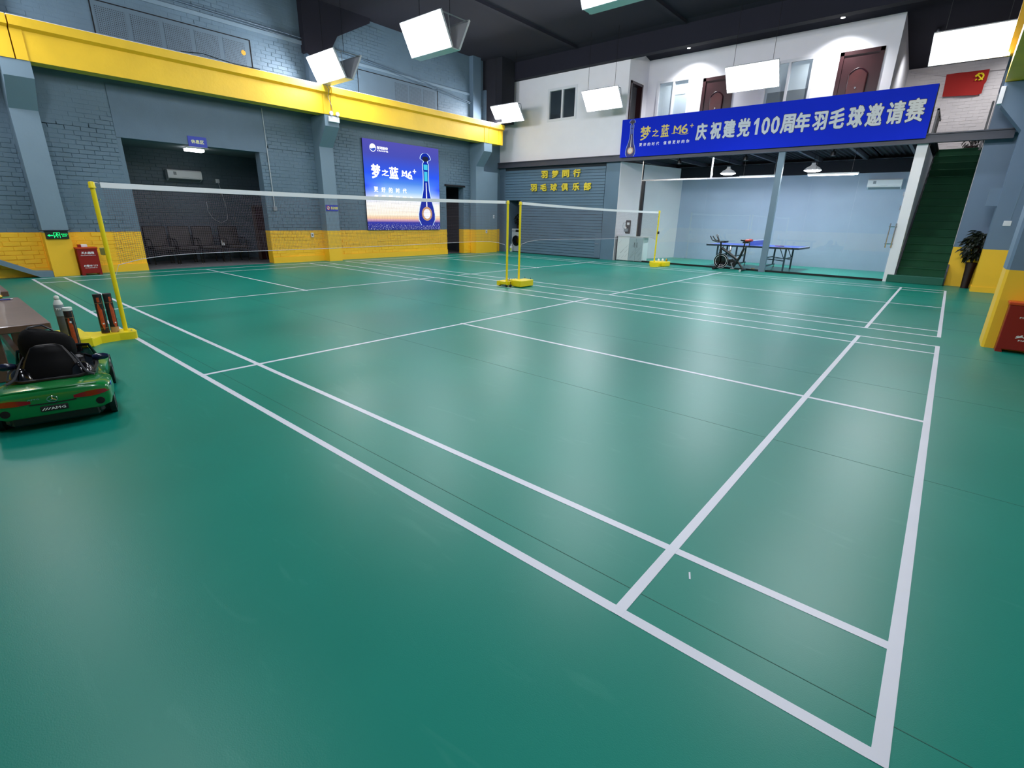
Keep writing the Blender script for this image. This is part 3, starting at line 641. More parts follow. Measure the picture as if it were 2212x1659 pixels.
for x, y_, z_ in ((-7.15, 14.55, 6.03), (-3.35, 14.55, 6.03), (-1.55, 16.2, 5.78), (.2, 16.9, 5.64)):  # last one is unseen, added to brighten the wall behind the flag
    q = MB(); q.lathe([(0, 0), (.05, 0), (.06, .05), (.05, .09), (0, .09)], (x, y_, z_), 14)
    r = thing('spotlight', 'small ceiling spotlight over the %s' % {-7.15: 'corridor, above the left window', -3.35: 'corridor, above the right brown door', -1.55: 'stair landing, nearer the corridor', .2: 'stair landing, unseen, added to light the flag wall'}[x], 'lamp', (x, y_, z_), 'corridor spotlights')
    q.build('housing', 'chrome', r, True)
    q = MB(); q.lathe([(0, -.004), (.045, -.004)], (x, y_, z_), 14); q.build('lens', mat('spot_lens', '#ffffff', .4, emis='#ffffff', estr=25), r, True)
    ld = bpy.data.lights.new('spot_light', 'SPOT'); ld.energy = 260 if y_ < 15 else 120; ld.spot_size = math.radians(125); ld.spot_blend = 1; ld.shadow_soft_size = .04; ld.color = (.97, .98, 1)
    lo = bpy.data.objects.new('spot_light', ld); COL.objects.link(lo); lo.location = (0, .03, -.03); lo.rotation_euler = (math.radians(12 if y_ < 15 else 25), 0, 0); lo.parent = r

# ================================================================== LUMINAIRES
def luminaire(x, y, z, tilt, lab, double=True, face=-1):
    """LED panel(s) in a wedge housing hanging on wires; face -1: emitting face towards -Y"""
    r = thing('ceiling_light', lab, 'lamp', (x, y, z), 'rectangular LED court lights')
    t = math.radians(tilt); w, h = 1.2, .593
    def panel(cy, s):
        d = Vector((0, -s*math.cos(t)*-1 if False else s*math.cos(t), -math.sin(t)))     # down direction along the panel
        nrm = Vector((0, s*math.sin(t), math.cos(t))) ; nrm = Vector((1, 0, 0)).cross(d); 
        if nrm.z > 0: nrm = -nrm
        c = Vector((0, cy, 0)); X = Vector((1, 0, 0)); vs = []
        q = MB()
        a, b = w/2, h/2
        q.add([c-X*a-d*b+nrm*.001, c+X*a-d*b+nrm*.001, c+X*a+d*b+nrm*.001, c-X*a+d*b+nrm*.001], [(0, 1, 2, 3)]); q.build('diffuser', 'led', r)
        q = MB(); R = Matrix((X, d, nrm)).transposed(); q.cbox(c-nrm*.022, (w+.03, h+.03, .04), R); q.build('housing', 'whitep', r)
        return c, d, nrm
    # geometry: panel facing -Y, its lower edge leaning towards +Y
    c1, d1, n1 = panel(0, -1)
    top1 = c1-d1*h/2; bot1 = c1+d1*h/2
    if double:
        off = 2*(bot1.y)+.24; c2, d2, n2 = panel(off, 1); top2 = c2-d2*h/2
        for s in (-1, 1):
            q = MB(); q.cyl(top1+Vector((s*.58, 0, 0)), top2+Vector((s*.58, 0, 0)), .012, 6); q.cyl(bot1+Vector((s*.58, 0, 0)), bot1+Vector((s*.58, .24, 0)), .012, 6); q.cyl(top1+Vector((s*.58, .22, 0)), bot1+Vector((s*.58, .03, 0)), .009, 6); q.build('bracket', 'greyp', r)
        q = MB(); q.cbox(bot1+Vector((0, .12, -.005)), (1.18, .24, .02)); q.build('base_plate', 'whitep', r)
        wy = (top1.y+top2.y)/2
    else:
        back = top1+Vector((0, .22, 0))
        for s in (-1, 1):
            q = MB(); q.cyl(top1+Vector((s*.58, 0, 0)), back+Vector((s*.58, 0, 0)), .01, 6); q.cyl(bot1+Vector((s*.58, 0, 0)), back+Vector((s*.58, 0, 0)), .01, 6); q.build('bracket', 'greyp', r)
        wy = top1.y+.1
    for s in (-1, 1):
        q = MB(); q.cyl((s*.45, wy, top1.z), (s*.45, wy, 6.42-z if y+wy < 13.5 else 6.3-z), .005, 5); q.build('cable', 'black', r)
    return r
names1 = ('left-hand court light with a side bracket, in front of the grey gable', 'larger court light with a side bracket, at the top centre', 'court light cut off by the top edge of the picture', 'court light above the middle right, out of the upper edge')
names2 = ('smallest court light, against the white wall by the yellow beam end', 'court light between the dark window and the narrow doorway', 'court light in front of the first brown door', 'largest court light, at the upper right above the red flag')
for i, x in enumerate(GRIDX):
    luminaire(x, 6.204, 4.676, 117, names1[i])
    luminaire(x, 12.93, 4.66, 127.7, names2[i], double=False)
for i, x in enumerate(GRIDX):
    # near row over the camera's side of the court, facing the court
    r = luminaire(x, -.9, 4.66, 127.7, 'court light of the near row, %s from the end wall' % ('first', 'second', 'third', 'fourth')[i], double=False)
    r.rotation_euler.z = PI

# ================================================================== LED SCREEN
S = thing('led_screen', 'large lit screen on the brick wall showing a blue bottle and white characters', 'screen', (-13.85, 9.35, .84))
q = MB(); q.box(-13.89, -13.852, 7.88, 10.815, .843, 3.41); q.build('cabinet', 'black', S, True)
q = MB(); q.box(-13.853, -13.85, 7.88, 10.815, .843, 3.41); q.build('display', screen_mat(.843, 3.41, 7.88, 10.815), S, True)
YR, ZU = (0, 1, 0), (0, 0, 1); ew = emit('screen_white', '#ffffff', 1.5); SX = -13.849
def sp(u, v): return (SX, 7.88+u*2.935, .843+v*2.567)
def stext(body, u0, u1, v0, v1, m=ew, bold=.02, **k):
    a, b = sp(u0, v0), sp(u1, v1); text('lettering', body, ((a[0]), (a[1]+b[1])/2, (a[2]+b[2])/2), b[1]-a[1], b[2]-a[2], YR, ZU, m, S, .002, bold, **k)
# measured spots
stext('洋河股份', .168, .306, .902, .935, bold=.03); stext('YANGHE', .168, .306, .88, .896, bold=.03)
a = sp(.12, .913); q = MB(); q.lathe([(0, .001), (.11, .001)], a, 24, 'x'); q.build('logo_disc', ew, S, True)
q = MB(); q.add([Vector(a)+Vector((.003, .098*math.cos(w), .095*math.sin(w))) for w in [PI+.1+i*(PI-.2)/8 for i in range(9)]]+[Vector(a)+Vector((.003, .06, .0)), Vector(a)+Vector((.003, -.05, -.03))], [tuple(range(11))]); q.build('logo_wave', emit('logo_blue', '#3a5ac8', 1), S, True)
stext('梦', .085, .197, .58, .74, bold=.035); stext('之', .211, .303, .62, .69, bold=.035); stext('蓝', .306, .425, .595, .728, bold=.035)
stext('M', .472, .54, .63, .70, bold=.05); stext('6', .545, .61, .605, .70, bold=.04); stext('+', .621, .666, .675, .725, bold=.02)
q = MB(); q.tube([sp(.462, .632), sp(.5, .645), sp(.56, .615), sp(.615, .61)], .012, 4); q.build('underline', ew, S, True)
for k, ch in enumerate('更好的时代'): stext(ch, .104+k*.092, .155+k*.092, .434, .492, bold=.025)
for k, ch in enumerate('值得更好的你'): stext(ch, .101+k*.092, .153+k*.092, .344, .402, bold=.025)
# bottle picture (flat, on the screen)
def bottle(parent, P, sc, mats, nrm, names='bottle_picture'):
    """P(u,v)->point; profile in units of bottle height 1"""
    prof = [(.105, 0), (.115, .02), (.150, .08), (.152, .16), (.13, .25), (.085, .37), (.052, .5), (.046, .62), (.045, .76), (.05, .77), (.05, .85), (.035, .87), (.03, .885), (.04, .895), (.091, .915), (.088, .94), (.066, .972), (.036, .992), (.0, 1.0)]
    def shape(name, pr, m, e, grow=0):
        pts = [(w+grow, h) for w, h in pr]+[(-w-grow, h) for w, h in pr[::-1]]
        q = MB(); q.add([Vector(P(a*sc, h*sc))+Vector(nrm)*e for a, h in pts], [tuple(range(len(pts)))]); q.build(name, m, parent, True)
    shape(names, prof, mats['edge'], .0015, .012); shape(names, prof, mats['body'], .0025)
    shape(names, [(.03, .62), (.03, .75)], mats['cyan'], .0035); shape(names, [(.036, .775), (.038, .845)], mats['cyan'], .0035) 
    shape(names, [(.012, .25), (.006, .6)], mats['light'], .0035); shape(names, [(.03, .885), (.06, .915), (.05, .945), (.0, .955)], mats['dark'], .0035)
    pts = [(.10*math.cos(w)*sc, (.165+.10*math.sin(w))*sc) for w in [i*2*PI/18 for i in range(18)]]
    q = MB(); q.add([Vector(P(*p))+Vector(nrm)*.004 for p in pts], [tuple(range(18))]); q.build('bottle_label', mats['gold'], parent, True)
    pts = [(.07*math.cos(w)*sc, (.165+.07*math.sin(w))*sc) for w in [i*2*PI/18 for i in range(18)]]
    q = MB(); q.add([Vector(P(*p))+Vector(nrm)*.005 for p in pts], [tuple(range(18))]); q.build('bottle_label', mats['light'], parent, True)
bm = {'edge': emit('sb_edge', '#c8e4ff', 1.3), 'body': emit('sb_body', '#1832b4', .9), 'cyan': emit('sb_cyan', '#45c4e6', 1.1), 'light': emit('sb_light', '#f6f4ff', 1.3), 'dark': emit('sb_dark', '#2a2f48', .8), 'gold': emit('sb_gold', '#d8a880', 1)}
bottle(S, lambda a, h: (SX, 7.88+.803*2.935+a, .843+.056*2.567+h), 2.245, bm, (1, 0, 0))

# ================================================================== BANNER
B = thing('banner', 'long blue banner board with silver Chinese characters and a bottle print', 'banner', (-4.9, 13.78, 3.14))
q = MB(); q.box(-8.67, -1.105, 13.77, 13.79, 3.145, 4.205); q.build('board', 'banner', B, True)
q = MB(); q.add([(-1.105, 13.79, 3.145), (-1.105, 13.79, 4.205), (-1.0, 14.35, 3.2), ], [(0, 1, 2)])
q = MB(); q.prism([(13.79, 3.24), (13.79, 4.205), (14.02, 4.205), (14.3, 3.24)], (-1.13, -1.105), 'x'); q.build('side_panel', mat('banner_side', '#3a423f', .7), B, True)
q = MB(); q.box(-8.67, -1.105, 13.792, 13.83, 4.17, 4.20); q.build('frame', 'steel', B, True)
XR = (1, 0, 0); BY = 13.769
def bt(body, x0, x1, z0, z1, m, bold, shear=.0, name='lettering'): text(name, body, ((x0+x1)/2, BY, (z0+z1)/2), x1-x0, z1-z0, XR, ZU, m, B, .003, bold, shear)
for ch, x0, x1, z0, z1 in (('庆', -6.31, -6.0, 3.465, 3.90), ('祝', -5.91, -5.61, 3.465, 3.895), ('建', -5.56, -5.24, 3.465, 3.915), ('党', -5.18, -4.86, 3.465, 3.91), ('1', -4.755, -4.655, 3.49, 3.88), ('0', -4.58, -4.38, 3.48, 3.885), ('0', -4.35, -4.15, 3.48, 3.885),
        ('周', -4.12, -3.80, 3.465, 3.9), ('年', -3.79, -3.46, 3.465, 3.91), ('羽', -3.40, -3.10, 3.48, 3.89), ('毛', -3.05, -2.73, 3.48, 3.925), ('球', -2.67, -2.36, 3.47, 3.935), ('邀', -2.31, -1.99, 3.47, 3.94), ('请', -1.93, -1.60, 3.48, 3.945), ('赛', -1.57, -1.24, 3.49, 3.965)):
    if ch not in '1': text('lettering_outline', ch, ((x0+x1)/2, BY+.0008, (z0+z1)/2), x1-x0+.022, z1-z0+.022, XR, ZU, 'printblack', B, .001, .046 if ch not in '邀赛请' else .038)
    if ch == '1':
        q = MB(); q.prism([(x0+.035, z0), (x1, z0), (x1, z1), (x0+.045, z1), (x0-.02, z1-.09), (x0-.02, z1-.16), (x0+.035, z1-.12)], (BY-.003, BY), 'y'); q.build('lettering', 'bannertext', B, True)
    else: text('lettering', ch, ((x0+x1)/2, BY, (z0+z1)/2), x1-x0, z1-z0, XR, ZU, 'bannertext', B, .003, .03 if ch == '0' else .026 if ch in '邀赛请' else .034)
for ch, x0, x1, z0, z1 in (('梦', -8.03, -7.70, 3.58, 3.97), ('之', -7.64, -7.43, 3.66, 3.86), ('蓝', -7.37, -7.12, 3.63, 3.96), ('M', -6.98, -6.76, 3.69, 3.90), ('6', -6.75, -6.55, 3.67, 3.92), ('+', -6.50, -6.40, 3.81, 3.91)):
    bt(ch, x0, x1, z0, z1, 'bannergold', .02)
q = MB(); q.tube([(-7.03, BY, 3.70), (-6.9, BY, 3.72), (-6.75, BY, 3.665), (-6.6, BY, 3.655), (-6.53, BY, 3.68)], .009, 4); q.build('underline', 'bannergold', B, True)
for k, ch in enumerate('更好的时代'): bt(ch, -8.03+k*.137, -7.94+k*.137, 3.425, 3.515, 'printwhite', .02)
for k, ch in enumerate('值得更好的你'): bt(ch, -7.25+k*.137, -7.16+k*.137, 3.425, 3.515, 'printwhite', .02)
bm2 = {'edge': mat('bb_edge', '#9fb4e0', .5), 'body': mat('bb_body', '#101c66', .5), 'cyan': mat('bb_cyan', '#2a4cb0', .5), 'light': mat('bb_light', '#d8cfc4', .5), 'dark': mat('bb_dark', '#15161c', .5), 'gold': mat('bb_gold', '#b08a68', .5)}
bottle(B, lambda a, h: (-8.32+a, BY, 3.155+h), 1.035, bm2, (0, -1, 0))

# ================================================================== GOLD WALL CHARACTERS (each stuck on the planks)
rows = (('羽梦同行', (-11.85, -11.38, -10.93, -10.47), 2.655, 2.885, 'upper'), ('羽毛球俱乐部', (-12.32, -11.87, -11.42, -10.95, -10.48, -10.02), 2.225, 2.455, 'lower'))
ords = ('first', 'second', 'third', 'fourth', 'fifth', 'last')
for s_, xs, z0, z1, rn in rows:
    for k, (ch, x) in enumerate(zip(s_, xs)):
        o = text('wall_character', ch, (x+.14, YW-.03, (z0+z1)/2), .29, z1-z0+.02, XR, ZU, 'gold', None, .025, .045)
        tag(o, 'raised gold Chinese character, %s from the left in the %s row on the grey planks' % (ords[k] if k < len(xs)-1 else 'last', rn), 'lettering', 'gold characters on the plank wall')

# ================================================================== NETS AND POSTS
NX = -6.7
def net(ya, yb, za, zb, lab):
    r = thing('badminton_net', lab, 'net', (NX, ya, za-.76), 'badminton nets')
    L = yb-ya
    def top(y): t = (y-ya)/L; return za+(zb-za)*t-.022*math.sin(PI*t)
    def bot(y):
        t = (y-ya)/L; return top(y)-.70-.095*min(1, math.exp(-t*22)+math.exp(-(1-t)*22))
    q = MB(); n = 24
    for i in range(n):
        a, b = ya+L*i/n, ya+L*(i+1)/n
        q.add([(NX-.006, a, top(a)), (NX+.006, a, top(a)), (NX+.006, b, top(b)), (NX-.006, b, top(b)), (NX-.006, a, top(a)-.05), (NX+.006, a, top(a)-.05), (NX+.006, b, top(b)-.05), (NX-.006, b, top(b)-.05)],
              [(0, 1, 2, 3), (7, 6, 5, 4), (0, 4, 5, 1), (3, 2, 6, 7), (0, 3, 7, 4), (1, 5, 6, 2)])
    q.build('tape', 'tape', r, True)
    d = .001
    q = MB(); y = ya+.02
    random.seed(3)
    while y < yb:
        y2 = y; zt, z2 = top(y)-.05, bot(y)
        q.add([(NX, y-d, zt), (NX, y+d, zt), (NX+d, y, zt), (NX, y-d, z2), (NX, y+d, z2), (NX+d, y, z2)], [(0, 1, 4, 3), (1, 2, 5, 4), (2, 0, 3, 5)]); y += .02
    m = 34; seg_ = 40
    for j in range(m):
        f = (j+1)/(m+1)
        for i in range(seg_):
            a, b = ya+L*i/seg_, ya+L*(i+1)/seg_
            z1 = (top(a)-.05)*(1-f)+bot(a)*f; z2 = (top(b)-.05)*(1-f)+bot(b)*f
            q.add([(NX, a, z1-d), (NX, a, z1+d), (NX+d, a, z1), (NX, b, z2-d), (NX, b, z2+d), (NX+d, b, z2)], [(0, 1, 4, 3), (1, 2, 5, 4), (2, 0, 3, 5)])
    q.build('mesh', 'thread', r, True, kind='stuff')
    pts = [(NX, ya+L*i/30, bot(ya+L*i/30)-.002) for i in range(31)]
    q = MB(); q.tube(pts, .0035, 5); q.build('rope', 'rope', r, True)
    q = MB()
    for yy, sg in ((ya, -1), (yb, 1)):
        q.tube([(NX, yy, top(yy)-.01), (NX, yy+sg*.06, top(yy)+.0)], .002, 4); q.tube([(NX, yy, bot(yy)), (NX, yy+sg*.05, bot(yy)-.12)], .0018, 4)
    q.build('tie_cord', 'rope', r, True)
    return r
net(.035, 6.12, 1.556, 1.598, 'near badminton net with white tape between left post and centre stand')
net(6.62, 12.74, 1.594, 1.545, 'far badminton net with white tape between centre stand and right post')
def pole(r, y, zb, zt, side):
    q = MB(); q.cyl((NX, y, zb), (NX, y, zt-.05), .021, 14); q.build('pole', 'postyellow', r, True)
    q = MB(); q.lathe([(.03, -.06), (.03, -.05), (.027, -.045), (.027, -.012), (.02, -.002), (0, .002)], (NX, y, zt), 14); q.cbox((NX-.02, y-.0, zt-.055), (.04, .02, .008)); q.build('pole_cap', 'postyellow', r, True)
    q = MB()
    for z in (zt-.17, zt-.38): q.tube([(NX, y+side*.02, z), (NX, y+side*.04, z), (NX, y+side*.045, z+.012)], .004, 5)
    q.build('hook', 'chrome', r, True)
# left stand
r = thing('net_post', 'yellow net post on a weighted base at the left, beside the shuttlecock tubes', 'net post', (NX, -.03, 0))
pole(r, -.033, .075, 1.56, 1)
q = MB(); q.prism([(-6.56, .02), (-6.63, .045), (-6.77, .045), (-6.83, .02), (-6.80, -.12), (-6.83, -.28), (-6.93, -.36), (-6.93, -.40), (-6.46, -.40), (-6.46, -.36), (-6.55, -.28), (-6.58, -.12)], (0, .075), 'z'); q.build('base_arm', 'postyellow', r, True)
q = MB(); q.rbox(-7.02, -6.42, -.60, -.36, .002, .105, .012); q.build('counterweight', 'postyellow', r, True)
q = MB()
for x, y in ((-6.63, .0), (-6.77, .0), (-6.66, -.10), (-6.74, -.1)): q.cyl((x, y, .075), (x, y, .088), .009, 8)
q.build('bolt', 'chrome', r, True)
q = MB(); q.rbox(NX-.10, NX-.02, -.075, -.035, .86, .93, .004); q.build('winder', mat('winder_khaki', '#8c8a4a', .5), r, True)
# centre double stand
r = thing('net_post_stand', 'yellow double net post stand on a weighted box in the middle of the hall', 'net post', (NX, 6.37, 0))
pole(r, 6.19, .10, 1.605, -1); pole(r, 6.563, .10, 1.60, 1)
q = MB(); q.rbox(-6.60, -6.36, 6.22, 6.62, .012, .135, .01); q.build('counterweight', 'postyellow', r, True)
q = MB(); q.box(-6.86, -6.6, 6.10, 6.27, .05, .10); q.box(-6.86, -6.6, 6.47, 6.64, .05, .10); q.box(-6.872, -6.80, 6.088, 6.652, .02, .104); q.box(-6.64, -6.602, 6.08, 6.3, .04, .11); q.build('base_frame', 'postyellow', r, True)
for x, y in ((-6.62, 6.09), (-6.55, 6.13), (-6.84, 6.14), (-6.84, 6.6)):
    q = MB(); q.lathe([(0, -.012), (.026, -.012), (.028, -.006), (.028, .006), (.026, .012), (0, .012)], (x, y, .028), 14, 'x'); q.cyl((x, y, .03), (x, y, .11), .005, 5); q.build('wheel', 'rubber', r, True)
q = MB()
for x, y in ((-6.6, 6.12), (-6.66, 6.23), (-6.42, 6.6), (-6.6, 6.64)): q.cyl((x, y, .1), (x, y, .165), .005, 5)
q.build('bolt', 'steel', r, True)
# right stand
r = thing('net_post', 'yellow net post on a weighted base in front of the glazed room', 'net post', (NX, 12.82, 0))
pole(r, 12.82, .09, 1.57, -1)
q = MB(); q.box(-6.76, -6.58, 12.70, 12.9, .0, .12); q.prism([(-6.60, 12.905), (-6.5, 13.36), (-6.8, 13.36), (-6.74, 12.905)], (0.003, .10), 'z'); q.build('base_arm', 'postyellow', r, True)
q = MB(); q.rbox(-6.96, -6.45, 13.05, 13.4, .002, .135, .01); q.build('counterweight', 'postyellow', r, True)
for y in (13.1, 13.2, 13.3):
    q = MB(); q.lathe([(0, -.02), (.035, -.018), (.045, 0), (.035, .018), (0, .02)], (-6.7+(y-13.1)*.8, y+.02, .18), 12, 'x'); o = q.build('tape_roll', 'whitep' if y < 13.25 else 'goldm')
    tag(o, 'small roll standing on the right post base, %s' % ('nearest the pole' if y < 13.15 else 'middle one' if y < 13.25 else 'brownish one at the end'), 'roll', 'small rolls on the right post base')
q = MB(); q.box(-6.68, -6.65, 12.79, 12.85, .93, 1.0); q.build('winder', 'black', r, True)

# ================================================================== SHUTTLECOCK TUBES, BOTTLE
def shuttle_tube(x, y, z, h, lean, lab, cap, bottom, rz=0):
    r = thing('shuttlecock_tube', lab, 'tube', (x, y, z), 'shuttlecock tubes by the left post')
    r.rotation_euler = (lean[0], lean[1], rz); R = .035
    q = MB(); q.lathe([(0, 0), (R, 0), (R, h-.02), (0, h-.02)], (0, 0, 0), 24); q.build('tube', 'printblack', r)
    q = MB(); q.lathe([(R+.0015, h-.03), (R+.002, h-.002), (R-.003, h), (0, h)], (0, 0, 0), 24); q.build('cap', cap, r)
    q = MB(); q.lathe([(0, -.0005), (R+.0015, 0), (R+.0015, .055 if bottom == 'tan' else .012)], (0, 0, 0), 24); q.build('bottom_cap', bottom, r)
    # orange printed patch wrapped on the camera side
    q = MB(); n = 10; vs = []; fs = []
    cols = [(i/9) for i in range(10)]
    for i, t in enumerate(cols):
        a = -.42+t*1.0*.95-.3; top = h*(.70+.08*math.sin(t*5)); lo = h*(.16+.07*math.cos(t*6))
        vs += [((R+.0012)*math.cos(a), (R+.0012)*math.sin(a), lo), ((R+.0012)*math.cos(a), (R+.0012)*math.sin(a), top)]
    for i in range(9): fs.append((2*i, 2*i+2, 2*i+3, 2*i+1))
    q.add(vs, fs, True); q.build('print', 'orange', r)
    q = MB(); vs = []
    for t in (.80, .92):
        for i in range(6):
            a = -.5+i*.12; vs.append(((R+.0014)*math.cos(a), (R+.0014)*math.sin(a), h*t))
    q.add(vs, [(i, i+1, i+7, i+6) for i in range(5)], True); q.build('print', 'orange' if cap == 'printblack' else 'darkwood', r)
    for t in (.77, .14):
        q = MB(); q.lathe([(R+.0016, h*t), (R+.0016, h*t+.003)], (0, 0, 0), 24); q.build('stripe', 'tan', r)
    q = MB(); a = .62; q.add([((R+.002)*math.cos(a), (R+.002)*math.sin(a), .02), ((R+.002)*math.cos(a+.07), (R+.002)*math.sin(a+.07), .02), ((R+.002)*math.cos(a+.07), (R+.002)*math.sin(a+.07), h-.04), ((R+.002)*math.cos(a), (R+.002)*math.sin(a), h-.04)], [(0, 1, 2, 3)]); q.build('stripe', 'tan', r)
    q = MB(); vs = [((R+.002)*math.cos(a), (R+.002)*math.sin(a), h*z_) for z_ in ((.66, .70) if cap == 'tubewhite' else (.24, .27)) for a in (-.35, -.15, .05)]; q.add(vs, [(0, 1, 4, 3), (1, 2, 5, 4)], True); q.build('print', 'printwhite', r)
    return r
shuttle_tube(-6.355, -.505, 0, .425, (0, 0), 'black and orange shuttlecock tube with a white cap, standing on the floor by the car', 'tubewhite', 'redwood')
shuttle_tube(-6.705, -.205, .075, .405, (0, 0), 'left one of two black and orange shuttlecock tubes standing on the yellow base', 'printblack', 'redwood')
shuttle_tube(-6.695, -.125, .075, .405, (0, 0), 'right one of two shuttlecock tubes on the base, tan bottom, next to the pole', 'printblack', 'tan', .5)
r = thing('sports_bottle', 'grey squeeze bottle with a white cap standing on the counterweight behind the capped tube', 'bottle', (-6.72, -.515, .105))
q = MB(); q.lathe([(0, 0), (.037, 0), (.04, .01), (.04, .17), (.036, .19), (.04, .21), (.04, .27), (.036, .3), (.03, .315)], n=24); q.build('body', 'bottledark', r)
q = MB(); q.lathe([(.0405, .19), (.0405, .29), (.037, .302)], n=24); q.build('label_band', 'bottlegrey', r)
q = MB(); q.lathe([(.037, .30), (.037, .31), (.022, .345), (.02, .35), (0, .35)], n=20); q.build('cap', 'tubewhite', r)
q = MB(); q.lathe([(.016, .352), (.021, .358), (.021, .375), (.014, .387), (0, .39)], n=16); q.build('nozzle', 'tubewhite', r)
q = MB(); q.lathe([(.017, .35), (.017, .357)], n=16); q.build('nozzle_ring', 'printblack', r)
text('lettering', '729', (-6.677, -.527, .105+.262), .038, .02, (.25, 1, 0), ZU, 'printwhite', r, .002, .03)

# ================================================================== BENCHES
def bench(x0, x1, y0, y1, lab):
    r = thing('wooden_bench', lab, 'bench', ((x0+x1)/2, (y0+y1)/2, 0), 'brown wooden benches at the left edge')
    q = MB(); q.rbox(x0, x1, y0, y1, .395, .452, .006); q.build('top', 'wood', r, True)
    for x in (x1-.16, x0+.16):
        for y in (y0+.08, y1-.10):
            q = MB(); q.rbox(x-.03, x+.03, y-.045, y+.045, 0, .395, .006); q.build('leg', 'wood', r, True)
    q = MB(); q.box(x0+.16, x1-.16, (y0+y1)/2-.02, (y0+y1)/2+.02, .12, .19); q.build('stretcher', 'wood', r, True)
bench(-7.16, -5.45, -1.16, -.742, 'brown wooden bench behind the green toy car')
bench(-9.2, -7.74, -1.2, -.76, 'second brown wooden bench, farther back at the left edge')
r = thing('white_pot', 'white ceramic pot with a gilded foot standing on the wooden bench at the left edge', 'pot', (-7.22, -.905, .4525))
q = MB(); q.lathe([(.0, .02), (.045, .025), (.052, .07), (.048, .12), (.035, .16), (.036, .2), (.04, .24), (.03, .26), (0, .262)], n=22); q.build('body', 'sneaker', r)
q = MB(); q.lathe([(0, 0), (.055, 0), (.062, .012), (.055, .028), (.044, .03)], n=22); q.build('foot', 'goldm', r)
q = MB(); q.cbox((.049, .0, .09), (.004, .03, .03)); q.build('print', 'printblack', r)
r = thing('pen', 'blue and white pen lying on the wooden bench beside the pot', 'pen', (-7.0, -.86, .459))
q = MB(); q.cyl((0, -.045, 0), (.01, .045, 0), .006, 8); q.build('barrel', 'blueplastic', r)
q = MB(); q.cyl((.01, .045, 0), (.012, .062, 0), .007, 8); q.build('cap', 'whitep', r)

